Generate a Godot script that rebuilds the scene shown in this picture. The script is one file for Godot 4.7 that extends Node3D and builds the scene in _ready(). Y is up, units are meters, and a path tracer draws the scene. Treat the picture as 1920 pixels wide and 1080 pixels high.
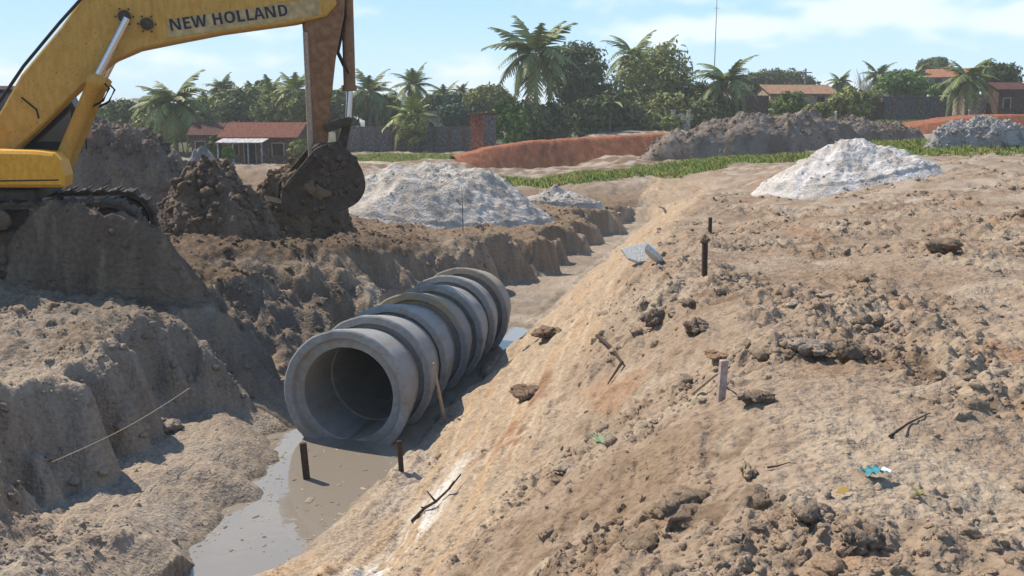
extends Node3D
# An open drainage trench with concrete pipes, an excavator and a palm-lined village edge. x right, y up, the view looks along -z.
const PSI := 0.24207          # the trench runs this far (radians) to the right of the view
const WATER_Y := -2.03
var cp := cos(PSI)
var sp := sin(PSI)
var rng := RandomNumberGenerator.new()
var used := {}
var M := {}
# land: coarse grid of heights
const GX0 := -90.0
const GD0 := -12.0
const GS := 0.75
const GW := 240
const GH := 180
var grid := PackedFloat32Array()
var heap_crumbs := [[], [], [], []]
# trench tables by metre of v
var foot_l := PackedFloat32Array()
var slope_l := PackedFloat32Array()
var foot_r := PackedFloat32Array()
var slope_r := PackedFloat32Array()
var n_big := FastNoiseLite.new()
var n_mid := FastNoiseLite.new()
var n_lump := FastNoiseLite.new()
var n_lump2 := FastNoiseLite.new()
var n_fine := FastNoiseLite.new()
var n_patch := FastNoiseLite.new()
var n_hue := FastNoiseLite.new()
var n_streak := FastNoiseLite.new()
var H_ROUGH := 0.0
var H_TRENCH := 0.0

const LAND := [
	Vector3(0, 2, 0), Vector3(2.5, 3, 0), Vector3(0, 5, 0.0), Vector3(1.5, 7, 0.05), Vector3(4, 7, 0.02), Vector3(0.3, 10, -0.03),
	Vector3(3, 12, 0.0), Vector3(-0.8, 13, -0.12), Vector3(6, 14, 0.1), Vector3(-5.2, 7, -0.95), Vector3(-4.9, 8.7, -0.95), Vector3(-4.3, 11, -0.8),
	Vector3(-6.6, 9.3, -0.62), Vector3(-7, 10, -0.45), Vector3(-9, 13, -0.42), Vector3(-6, 13.5, -0.45), Vector3(-4.2, 14, -0.7), Vector3(-13, 13, -0.4),
	Vector3(-6, 17.5, -0.6), Vector3(-3.2, 18.3, -0.8), Vector3(-1.2, 19, -0.95), Vector3(0, 23, -1.38), Vector3(2, 26, -1.4), Vector3(4.3, 33, -1.45),
	Vector3(-10, 19, -0.5), Vector3(-16, 20, -0.5), Vector3(-8, 23, -0.7), Vector3(-2.5, 28, -1.15), Vector3(-12, 30, -1.0), Vector3(2.63, 16, -0.45),
	Vector3(4.03, 21, -0.5), Vector3(6.73, 26, -0.56), Vector3(7.9, 26, -0.52), Vector3(9.97, 24, -0.08), Vector3(11.95, 24, 0.45), Vector3(7.03, 14, 0.24),
	Vector3(4.86, 9.5, 0.24), Vector3(2.48, 4.8, 0.29), Vector3(6.12, 32, -0.88), Vector3(4.7, 38, -1.49), Vector3(1.82, 36, -1.33), Vector3(0.24, 43, -1.25),
	Vector3(6.05, 45, -1.0), Vector3(12.87, 47, -0.47), Vector3(14.88, 36, 0.16), Vector3(16.91, 34, 0.2), Vector3(22.8, 46, 0.52), Vector3(18.96, 46, 0.52),
	Vector3(0.0, 54, -1.29), Vector3(8.91, 57, -0.5), Vector3(-2.55, 57, -0.81), Vector3(-16.11, 60, -1.27), Vector3(-9.3, 64, -1.11), Vector3(-5.72, 64, -1.04),
	Vector3(-14.78, 40, -0.49), Vector3(-28.83, 60, -0.87), Vector3(-11.61, 80, -1.03), Vector3(-20.92, 78, -1.61), Vector3(14.17, 75, 0.78), Vector3(23.48, 66, 0.88),
	Vector3(30.8, 66, 1.06), Vector3(31.69, 84, 1.47), Vector3(40.06, 84, 1.74), Vector3(-3.01, 90, -1.11), Vector3(-47.91, 100, -0.86), Vector3(2.23, 100, -0.86),
	Vector3(51.16, 110, 2.81), Vector3(23.82, 110, 1.0), Vector3(66.83, 90, 2.1), Vector3(-78.3, 90, -1.11),
]


# ------------------------------------------------------------------ naming
func numbered(called: String, parent: Node) -> String:
	var key = str(parent.get_instance_id()) + "/" + called
	var k: int = used.get(key, 0)
	used[key] = k + 1
	return called if k == 0 else called + "_%03d" % k

func put(called: String, mesh: Mesh, mat: Material, parent: Node = null) -> MeshInstance3D:
	var o := MeshInstance3D.new()
	var p: Node = self if parent == null else parent
	o.name = numbered(called, p)
	o.mesh = mesh
	if mat != null:
		o.material_override = mat
	p.add_child(o, true)
	return o

func base(called: String, at: Vector3, turn: float = 0.0) -> Node3D:
	var o := Node3D.new()
	o.name = numbered(called, self)
	add_child(o, true)
	o.position = at
	o.rotation.y = turn
	return o

func tag(o: Node, label: String, category: String = "", group: String = "", kind: String = "") -> void:
	o.set_meta("label", label)
	if category != "":
		o.set_meta("category", category)
	if group != "":
		o.set_meta("group", group)
	if kind != "":
		o.set_meta("kind", kind)

# ------------------------------------------------------------------ shapes
func start() -> SurfaceTool:
	var st := SurfaceTool.new()
	st.begin(Mesh.PRIMITIVE_TRIANGLES)
	return st

func finish(st: SurfaceTool) -> ArrayMesh:
	st.generate_normals()
	return st.commit()

func tri(st: SurfaceTool, a: Vector3, b: Vector3, c: Vector3, out: Vector3) -> void:
	if (a - c).cross(a - b).dot(out) < 0.0:
		var t := b
		b = c
		c = t
	st.add_vertex(a)
	st.add_vertex(b)
	st.add_vertex(c)

func quad(st: SurfaceTool, a: Vector3, b: Vector3, c: Vector3, d: Vector3, out: Vector3) -> void:
	tri(st, a, b, c, out)
	tri(st, a, c, d, out)

func bent_box(st: SurfaceTool, xf: Transform3D, size: Vector3, ch: float = 0.01) -> void:
	# a box with chamfered edges: an extruded outline with bevelled ends
	var h := size / 2.0
	var o := PackedVector2Array([Vector2(-h.x + ch, -h.y), Vector2(h.x - ch, -h.y), Vector2(h.x, -h.y + ch), Vector2(h.x, h.y - ch), Vector2(h.x - ch, h.y), Vector2(-h.x + ch, h.y), Vector2(-h.x, h.y - ch), Vector2(-h.x, -h.y + ch)])
	extrude(st, o, -h.z, h.z, ch, xf)

func extrude(st: SurfaceTool, poly: PackedVector2Array, z0: float, z1: float, bevel: float, xf: Transform3D = Transform3D()) -> void:
	var n := poly.size()
	var area := 0.0
	for i in n:
		area += poly[i].cross(poly[(i + 1) % n])
	var sgn := 1.0 if area > 0.0 else -1.0
	var ins := PackedVector2Array()
	for i in n:
		var d0 := (poly[i] - poly[(i + n - 1) % n]).normalized()
		var d1 := (poly[(i + 1) % n] - poly[i]).normalized()
		var nn := (Vector2(-d0.y, d0.x) + Vector2(-d1.y, d1.x)) * sgn
		nn = nn.normalized() * min(1.6, 1.0 / max(0.4, nn.normalized().dot(Vector2(-d0.y, d0.x) * sgn)))
		ins.append(poly[i] + nn * bevel)
	var idx := Geometry2D.triangulate_polygon(ins)
	var b := xf.basis
	st.set_smooth_group(-1)
	for s in [0, 1]:
		var zc: float = z0 if s == 0 else z1
		var out := b * Vector3(0, 0, -1 if s == 0 else 1)
		for k in range(0, idx.size(), 3):
			var q := []
			for m in 3:
				var v := ins[idx[k + m]]
				q.append(xf * Vector3(v.x, v.y, zc))
			tri(st, q[0], q[1], q[2], out)
	for i in n:
		var j := (i + 1) % n
		var d := (poly[j] - poly[i]).normalized()
		var on := b * (Vector3(d.y, -d.x, 0) * sgn)
		quad(st, xf * Vector3(poly[i].x, poly[i].y, z0 + bevel), xf * Vector3(poly[j].x, poly[j].y, z0 + bevel), xf * Vector3(poly[j].x, poly[j].y, z1 - bevel), xf * Vector3(poly[i].x, poly[i].y, z1 - bevel), on)
		if bevel > 0.0:
			quad(st, xf * Vector3(poly[i].x, poly[i].y, z0 + bevel), xf * Vector3(poly[j].x, poly[j].y, z0 + bevel), xf * Vector3(ins[j].x, ins[j].y, z0), xf * Vector3(ins[i].x, ins[i].y, z0), on - b.z)
			quad(st, xf * Vector3(poly[i].x, poly[i].y, z1 - bevel), xf * Vector3(poly[j].x, poly[j].y, z1 - bevel), xf * Vector3(ins[j].x, ins[j].y, z1), xf * Vector3(ins[i].x, ins[i].y, z1), on + b.z)

func tube(st: SurfaceTool, path: Array, radii: Array, seg: int = 8, caps: bool = true) -> void:
	var rings := []
	for i in path.size():
		var d: Vector3 = path[min(i + 1, path.size() - 1)] - path[max(i - 1, 0)]
		d = d.normalized()
		var a := d.cross(Vector3.UP if abs(d.y) < 0.9 else Vector3.RIGHT).normalized()
		var b := d.cross(a)
		var ring := PackedVector3Array()
		for k in seg:
			var t := TAU * k / seg
			ring.append(path[i] + (a * cos(t) + b * sin(t)) * radii[i])
		rings.append(ring)
	st.set_smooth_group(1)
	for i in path.size() - 1:
		for k in seg:
			var l := (k + 1) % seg
			var c: Vector3 = rings[i][k] - path[i] + rings[i][l] - path[i]
			quad(st, rings[i][k], rings[i][l], rings[i + 1][l], rings[i + 1][k], c)
	if caps:
		st.set_smooth_group(-1)
		for e in [0, path.size() - 1]:
			var o2: Vector3 = (path[e] - path[1 if e == 0 else e - 1])
			for k in range(1, seg - 1):
				tri(st, rings[e][0], rings[e][k], rings[e][k + 1], o2)

func lathe_z(st: SurfaceTool, prof: Array, seg: int, wob: float = 0.0) -> void:
	# prof: [z, radius] pairs round the z axis; each pair of points is a flat band, smooth round the axis
	for i in prof.size() - 1:
		var p: Vector2 = prof[i]
		var q: Vector2 = prof[i + 1]
		st.set_smooth_group(2 + i)
		var dz := q.x - p.x
		var dr := q.y - p.y
		for k in seg:
			var t0 := TAU * k / seg
			var t1 := TAU * (k + 1) / seg
			var w0 := 1.0 + wob * (n_mid.get_noise_2d(cos(t0) * 3.0, sin(t0) * 3.0) - 1.6 * maxf(0.0, n_mid.get_noise_2d(cos(t0) * 16.0 + 7.0, sin(t0) * 16.0 + p.x * 9.0) - 0.1))
			var w1 := 1.0 + wob * (n_mid.get_noise_2d(cos(t1) * 3.0, sin(t1) * 3.0) - 1.6 * maxf(0.0, n_mid.get_noise_2d(cos(t1) * 16.0 + 7.0, sin(t1) * 16.0 + p.x * 9.0) - 0.1))
			var a := Vector3(cos(t0) * p.y * w0, sin(t0) * p.y * w0, p.x)
			var b := Vector3(cos(t1) * p.y * w1, sin(t1) * p.y * w1, p.x)
			var x0 := 1.0 + wob * (n_mid.get_noise_2d(cos(t0) * 3.0, sin(t0) * 3.0) - 1.6 * maxf(0.0, n_mid.get_noise_2d(cos(t0) * 16.0 + 7.0, sin(t0) * 16.0 + q.x * 9.0) - 0.1))
			var x1 := 1.0 + wob * (n_mid.get_noise_2d(cos(t1) * 3.0, sin(t1) * 3.0) - 1.6 * maxf(0.0, n_mid.get_noise_2d(cos(t1) * 16.0 + 7.0, sin(t1) * 16.0 + q.x * 9.0) - 0.1))
			var c := Vector3(cos(t1) * q.y * x1, sin(t1) * q.y * x1, q.x)
			var d := Vector3(cos(t0) * q.y * x0, sin(t0) * q.y * x0, q.x)
			var rad := Vector3(cos(t0), sin(t0), 0)
			quad(st, a, b, c, d, rad * dz + Vector3(0, 0, -dr))

func lump(sd: int, squash: float = 0.75, rough: float = 0.45, seg: int = 9) -> ArrayMesh:
	# an irregular clod or stone about one metre across
	var nz := FastNoiseLite.new()
	nz.seed = sd
	nz.frequency = 1.1
	nz.fractal_octaves = 3
	var sph := SphereMesh.new()
	sph.radius = 0.5
	sph.height = 1.0
	sph.radial_segments = seg + 3
	sph.rings = seg - 3
	var st := SurfaceTool.new()
	st.create_from(sph, 0)
	var arr := st.commit_to_arrays()
	var v: PackedVector3Array = arr[Mesh.ARRAY_VERTEX]
	var ix: PackedInt32Array = arr[Mesh.ARRAY_INDEX]
	for i in v.size():
		var p := v[i]
		var r := 1.0 + rough * nz.get_noise_3d(p.x * 2.0, p.y * 2.0, p.z * 2.0) * 1.6
		v[i] = Vector3(p.x * r, p.y * r * squash, p.z * r)
	var s2 := start()
	s2.set_smooth_group(-1)
	for k in range(0, ix.size(), 3):
		s2.set_smooth_group(0 if (k / 3 + sd) % 4 != 0 else -1)
		s2.add_vertex(v[ix[k]])
		s2.add_vertex(v[ix[k + 1]])
		s2.add_vertex(v[ix[k + 2]])
	return finish(s2)

# ------------------------------------------------------------------ land
func noise(sd: int, freq: float, oct: int, kind: int = FastNoiseLite.TYPE_SIMPLEX_SMOOTH) -> FastNoiseLite:
	var n := FastNoiseLite.new()
	n.seed = sd
	n.frequency = freq
	n.noise_type = kind as FastNoiseLite.NoiseType
	n.fractal_type = FastNoiseLite.FRACTAL_FBM if oct > 1 else FastNoiseLite.FRACTAL_NONE
	n.fractal_octaves = oct
	return n

func table(rows: Array, col: int) -> PackedFloat32Array:
	var o := PackedFloat32Array()
	for v in 60:
		var i := 0
		while i < rows.size() - 2 and rows[i + 1][0] < v:
			i += 1
		var t: float = clamp((v - rows[i][0]) / float(rows[i + 1][0] - rows[i][0]), 0.0, 1.0)
		o.append(lerp(float(rows[i][col]), float(rows[i + 1][col]), t))
	return o

func at_table(t: PackedFloat32Array, v: float) -> float:
	v = clamp(v, 0.0, 58.0)
	var i := int(v)
	return lerp(t[i], t[i + 1], v - i)

func prepare_land() -> void:
	n_big = noise(11, 0.3, 3)
	n_mid = noise(12, 1.3, 3)
	n_lump = noise(13, 4.6, 1, FastNoiseLite.TYPE_CELLULAR)
	n_lump.cellular_return_type = FastNoiseLite.RETURN_DISTANCE
	n_lump2 = noise(14, 12.0, 1, FastNoiseLite.TYPE_CELLULAR)
	n_lump2.cellular_return_type = FastNoiseLite.RETURN_DISTANCE
	n_fine = noise(15, 6.0, 3)
	n_patch = noise(16, 0.42, 3)
	n_hue = noise(17, 0.8, 3)
	n_streak = noise(18, 1.0, 3)
	# v, left foot, left wall slope, right foot
	var rows := [[0, -5.85, 1.7, -3.22], [7, -5.9, 1.7, -3.22], [9, -5.9, 1.6, -3.5], [10, -5.95, 1.1, -3.7], [12, -5.5, 0.66, -3.82], [14, -5.6, 0.62, -3.86], [16, -5.3, 0.8, -3.86], [18, -5.1, 1.2, -3.8], [20, -4.85, 2.0, -3.8], [27, -4.45, 2.0, -3.72], [33, -4.1, 2.0, -3.55], [59, -4.1, 2.0, -3.55]]
	foot_l = table(rows, 1)
	slope_l = table(rows, 2)
	foot_r = table(rows, 3)
	slope_r = table([[0, 0.68], [6, 0.7], [10, 0.76], [16, 0.74], [28, 0.74], [59, 0.8]], 1)
	grid.resize(GW * GH)
	for j in GH:
		for i in GW:
			var x := GX0 + i * GS
			var dd := GD0 + j * GS
			var su := 0.0
			var sw := 0.0
			for p in LAND:
				var q: Vector3 = p
				var e := (q.x - x) * (q.x - x) + (q.y - dd) * (q.y - dd)
				var w := 1.0 / (e * e * 0.05 + e * 0.2 + 0.6)
				su += w * q.z
				sw += w
			grid[j * GW + i] = su / sw

func land(x: float, dd: float) -> float:
	var fx: float = clamp((x - GX0) / GS, 0.0, GW - 1.01)
	var fy: float = clamp((dd - GD0) / GS, 0.0, GH - 1.01)
	var i := int(fx)
	var j := int(fy)
	fx -= i
	fy -= j
	var k := j * GW + i
	return lerp(lerp(grid[k], grid[k + 1], fx), lerp(grid[k + GW], grid[k + GW + 1], fx), fy)

func height(x: float, z: float) -> float:
	var dd := -z
	var u := x * cp - dd * sp
	var v := x * sp + dd * cp
	var far := x * x + dd * dd
	var b := land(x, dd)
	var h := b
	H_TRENCH = 0.0
	var rough := 0.0
	if v < 42.0 and u > -14.0 and u < 2.5 and v > -8.0:
		var fl := at_table(foot_l, v) + n_mid.get_noise_2d(v * 0.5, 7.0) * 0.75 + n_mid.get_noise_2d(u * 0.7, v * 0.7) * 0.38 + n_lump.get_noise_2d(v * 0.4, u * 0.4) * 0.12 + 0.06
		var fr := at_table(foot_r, v) + n_mid.get_noise_2d(v * 0.45, 31.0) * 0.22
		var f := -2.24
		if u < -4.3 and v < 13.0:
			var e0 := lerpf(-3.8, -4.5, clampf((v - 7.0) / 2.3, 0.0, 1.0)) + n_mid.get_noise_2d(v * 0.7, 3.0) * 0.4
			f += 0.46 * smoothstep(e0, e0 - 1.3, u)
		if v < 10.5:
			f += 0.3 * smoothstep(-3.95, -3.3, u) + 0.34 * smoothstep(7.0, 5.2, v)
		f += 0.27 * smoothstep(15.5, 16.3, v)
		var t := f
		if u > fr:
			t = maxf(f, -2.2 + (u - fr) * at_table(slope_r, v)) + n_streak.get_noise_2d(u * 4.0, v * 0.5) * 0.045
		elif u < fl:
			var k := at_table(slope_l, v)
			t = f + (fl - u) * k + n_mid.get_noise_2d(u * 1.3, v * 1.3) * 0.14 * minf(1.0, (fl - u) * 3.0)
		if v > 34.0:
			t += (v - 34.0) * 0.7
		var e := 0.22
		var m: float = clamp(0.5 + 0.5 * (t - b) / e, 0.0, 1.0)
		h = lerp(t, b, m) - e * m * (1.0 - m)
		H_TRENCH = 1.0 - m
	# a shallow side cut at the far end of the trench
	if far > 900.0 and far < 2200.0:
		var q := Vector2((x - 6.0) / 2.6, (dd - 36.5) / 1.6)
		h -= 0.75 * exp(-q.length_squared())
	var near: float = 1.0 if far < 1600.0 else 1600.0 / far
	var pat := n_patch.get_noise_2d(x, z)
	if u > -2.0:
		rough = smoothstep(-0.2, 0.3, pat) * 0.85
		# the beaten track along the right edge
		rough *= 1.0 - 0.75 * smoothstep(1.15, 1.7, u - 0.04 * v) * smoothstep(10.5, 8.0, v)
		rough = rough * (1.0 - 0.2 * H_TRENCH) + 0.2
		rough *= lerp(0.45, 1.0, smoothstep(-1.95, -1.2, u + 0.5 * pat))
	elif u > -3.6:
		rough = 0.2 + 0.35 * smoothstep(0.0, 0.4, pat)
	else:
		rough = 0.55 + 0.4 * smoothstep(-0.2, 0.3, pat)
		if H_TRENCH > 0.5 and h < -1.7:
			rough *= 0.8 * smoothstep(-1.9, -1.45, h) + 0.16
	H_ROUGH = rough
	h += n_big.get_noise_2d(x, z) * (0.10 if u > -3.6 else 0.22) * (1.0 - 0.7 * H_TRENCH)
	h += n_mid.get_noise_2d(x, z) * (0.02 + 0.075 * rough)
	if far < 2500.0:
		var l := n_lump.get_noise_2d(x, z)     # -1 at a cell's heart .. 0 at its rim
		var c: float = clamp(-0.35 - l, 0.0, 1.0)
		h += c * (0.09 if u > -3.6 else 0.13) * rough * near
		if far < 700.0:
			var l2 := n_lump2.get_noise_2d(x, z)
			h += clamp(-0.4 - l2, 0.0, 1.0) * 0.05 * (0.25 + rough) * near
			h += n_fine.get_noise_2d(x, z) * 0.042 * (0.2 + rough)
	return h

func seg_dist(p: Vector2, a: Vector2, b: Vector2) -> float:
	return p.distance_to(Geometry2D.get_closest_point_to_segment(p, a, b))

func grass_mask(x: float, dd: float) -> float:
	if dd < 38.0 or dd > 100.0:
		return 0.0
	var p := Vector2(x, dd)
	var g: float = max(max(1.0 - seg_dist(p, Vector2(0.9, 44), Vector2(6, 46)) / 2.6, 1.0 - seg_dist(p, Vector2(6, 46), Vector2(13, 50)) / 3.0), 1.0 - seg_dist(p, Vector2(18.5, 43), Vector2(24, 44)) / 4.6)
	g = max(g, 1.0 - seg_dist(p, Vector2(-10.6, 66), Vector2(-9.6, 70)) / 3.4)
	g = max(g, 1.0 - seg_dist(p, Vector2(-6.5, 66), Vector2(-2.6, 66)) / 5.5)
	g = max(g, 1.0 - seg_dist(p, Vector2(25, 74), Vector2(36, 76)) / 3.5)
	return clamp(g * 3.0 + n_hue.get_noise_2d(x * 0.6, dd * 0.6) * 1.1 - 0.2, 0.0, 1.0)

func soil_colour(x: float, z: float, h: float) -> Color:
	var dd := -z
	var u := x * cp - dd * sp
	var v := x * sp + dd * cp
	var a := n_patch.get_noise_2d(x + 40.0, z * 1.0)
	var b := n_hue.get_noise_2d(x, z)
	var f := n_fine.get_noise_2d(x * 0.7 + 9.0, z * 0.7)
	var c: Color
	if u > -1.7:
		c = SAND.lerp(SAND_PALE, smoothstep(-0.1, 0.5, b))
		c = c.lerp(BROWN, smoothstep(0.0, 0.55, a + f * 0.5) * 0.55)
		c = c.lerp(DARK, smoothstep(0.34, 0.68, f + H_ROUGH * 0.25) * 0.45)
		c = c.lerp(ORANGE, smoothstep(0.3, 0.55, n_patch.get_noise_2d(x * 1.7 + 80.0, z * 1.7)) * 0.5)
		if dd > 20.0 and x > 6.0:
			c = c.lerp(GREY_SAND, smoothstep(-0.2, 0.3, b) * 0.6)
	if u <= -0.9 and u > -4.2:
		var s := n_streak.get_noise_2d(u * 3.2, v * 0.16)
		var s2 := n_streak.get_noise_2d(u * 9.0 + 50.0, v * 0.5)
		var k: Color = SLOPE.lerp(ORANGE_PALE, smoothstep(-0.1, 0.35, s))
		k = k.lerp(SLOPE_PALE, smoothstep(0.05, 0.5, s2) * 0.8)
		k = k.lerp(BROWN, smoothstep(0.3, 0.6, f + s2 * 0.3) * 0.5)
		var wh: float = exp(-pow((u + 2.55 + 0.08 * b) / 0.17, 2.0)) * smoothstep(8.6, 7.6, v) * smoothstep(-0.35, 0.1, s2 + f * 0.4)
		k = k.lerp(CHALK, clamp(wh * 1.1, 0.0, 1.0))
		k = k.lerp(Color(0.25, 0.125, 0.07), smoothstep(0.12, 0.4, n_patch.get_noise_2d(u * 3.0 + 11.0, v * 0.8)) * exp(-pow((u + 1.95) / 0.3, 2.0)) * smoothstep(-0.3, 0.2, f) * 0.8)
		c = k if u < -1.7 else k.lerp(c, smoothstep(-1.75, -1.1, u + 0.5 * a))
	elif u <= -4.2:
		c = LEFT_TOP.lerp(GREY_SAND, smoothstep(-0.15, 0.45, b) * 0.8)
		c = c.lerp(BROWN, smoothstep(0.1, 0.55, a + 0.3 * f) * 0.55)
		c = c.lerp(DARK, smoothstep(0.2, 0.55, f) * 0.45)
		# freshly dug dark earth under the bucket, with the bay's shade painted in
		var q := Vector2((u + 7.5) / 3.0, (v - 14.8) / 4.2).length_squared()
		c = c.lerp(DUG_SHADED.lerp(BROWN, smoothstep(0.05, 0.6, f)), clamp(2.3 * exp(-q) * (1.0 + b), 0.0, 0.96))
		var q2 := Vector2((u + 6.1) / 0.5, (v - 15.4) / 0.9).length_squared()
		c = c.lerp(GREY_SAND, clamp(1.3 * exp(-q2) + f * 0.4 - 0.2, 0.0, 0.85))
		if dd > 19.0 and dd < 44.0:
			c = c.lerp(TAN.lerp(BROWN, smoothstep(-0.1, 0.4, f + b * 0.5)), smoothstep(19.0, 22.0, dd) * smoothstep(44.0, 38.0, dd) * 0.85)
		if H_TRENCH > 0.6:
			# beds of grey and brown sand in the cut
			var layer := n_streak.get_noise_2d(h * 2.2 + b * 0.5, v * 0.08 + 20.0)
			c = c.lerp(GREY_WET if layer > 0.0 else LEFT_TOP, 0.45)
	if h < -1.85 and u < -2.9 and v < 40.0:
		c = c.lerp(SILT.lerp(SILT_PALE, smoothstep(-0.2, 0.4, b)), smoothstep(-1.8, -2.02, h))
	if u < -2.6 and v < 36.0 and h < WATER_Y + 0.09:
		c = c.lerp(Color(0.235, 0.195, 0.15), smoothstep(WATER_Y + 0.09, WATER_Y + 0.02, h + 0.03 * f) * 0.75)
	if dd > 40.0:
		var far := TAN.lerp(GREY_SAND, smoothstep(-0.2, 0.4, b))
		c = c.lerp(far, smoothstep(40.0, 50.0, dd))
		var pd := seg_dist(Vector2(x, dd), Vector2(-9.2, 60), Vector2(-8.3, 80))
		c = c.lerp(PATH_SAND, smoothstep(1.7, 1.0, pd + b * 0.6))
		var g := grass_mask(x, dd)
		c = c.lerp(GRASS_SOIL, g * 0.9)
		if dd > 76.0:
			c = c.lerp(SCRUB, smoothstep(76.0, 84.0, dd) * 0.85)
	return c

const SAND := Color(0.335, 0.256, 0.186)
const SAND_PALE := Color(0.41, 0.33, 0.245)
const BROWN := Color(0.225, 0.15, 0.092)
const DARK := Color(0.115, 0.082, 0.058)
const DUG_SHADED := Color(0.12, 0.088, 0.062)
const ORANGE := Color(0.37, 0.21, 0.115)
const ORANGE_PALE := Color(0.445, 0.32, 0.20)
const SLOPE := Color(0.42, 0.33, 0.235)
const SLOPE_PALE := Color(0.55, 0.43, 0.31)
const CHALK := Color(0.68, 0.66, 0.60)
const LEFT_TOP := Color(0.385, 0.315, 0.24)
const GREY_SAND := Color(0.44, 0.38, 0.31)
const GREY_WET := Color(0.275, 0.235, 0.195)
const TAN := Color(0.225, 0.16, 0.105)
const SILT := Color(0.37, 0.305, 0.235)
const SILT_PALE := Color(0.45, 0.39, 0.32)
const PATH_SAND := Color(0.52, 0.44, 0.33)
const GRASS_SOIL := Color(0.105, 0.145, 0.035)
const SCRUB := Color(0.07, 0.085, 0.04)

func build_ground() -> void:
	var angs := PackedFloat32Array()
	var a := -36.0
	while a <= 36.0:
		angs.append(deg_to_rad(a))
		a += 0.112
	a = 40.0
	while a < 324.0:
		angs.append(deg_to_rad(a))
		a += 5.0
	var rad := PackedFloat32Array([0.35, 0.8, 1.3, 1.7, 2.0])
	var r := 2.2
	while r < 62.0:
		rad.append(r)
		r *= 1.0039
	while r < 2600.0:
		rad.append(r)
		r *= 1.05
	var na := angs.size()
	var nr := rad.size()
	var vs := PackedVector3Array()
	var cs := PackedColorArray()
	var ns := PackedVector3Array()
	vs.resize(na * nr)
	cs.resize(na * nr)
	ns.resize(na * nr)
	for j in nr:
		var rr := rad[j]
		for i in na:
			var x := sin(angs[i]) * rr
			var z := -cos(angs[i]) * rr
			var h := height(x, z)
			vs[j * na + i] = Vector3(x, h, z)
			cs[j * na + i] = soil_colour(x, z, h)
	for j in nr:
		var j0 := maxi(j - 1, 0) * na
		var j1 := mini(j + 1, nr - 1) * na
		for i in na:
			var dr := vs[j1 + i] - vs[j0 + i]
			var da := vs[j * na + (i + 1) % na] - vs[j * na + (i + na - 1) % na]
			ns[j * na + i] = da.cross(-dr).normalized() * -1.0 if da.cross(-dr).y < 0.0 else da.cross(-dr).normalized()
	var ix := PackedInt32Array()
	ix.resize((nr - 1) * na * 6)
	var k := 0
	for j in nr - 1:
		for i in na:
			var p := j * na + i
			var q := j * na + (i + 1) % na
			ix[k] = p
			ix[k + 1] = p + na
			ix[k + 2] = q
			ix[k + 3] = q
			ix[k + 4] = p + na
			ix[k + 5] = q + na
			k += 6
	var arr := []
	arr.resize(Mesh.ARRAY_MAX)
	arr[Mesh.ARRAY_VERTEX] = vs
	arr[Mesh.ARRAY_NORMAL] = ns
	arr[Mesh.ARRAY_COLOR] = cs
	arr[Mesh.ARRAY_INDEX] = ix
	var me := ArrayMesh.new()
	me.add_surface_from_arrays(Mesh.PRIMITIVE_TRIANGLES, arr)
	var g := put("ground", me, M.soil)
	tag(g, "sandy brown excavated ground with the long open trench cut through it", "", "", "structure")

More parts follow.
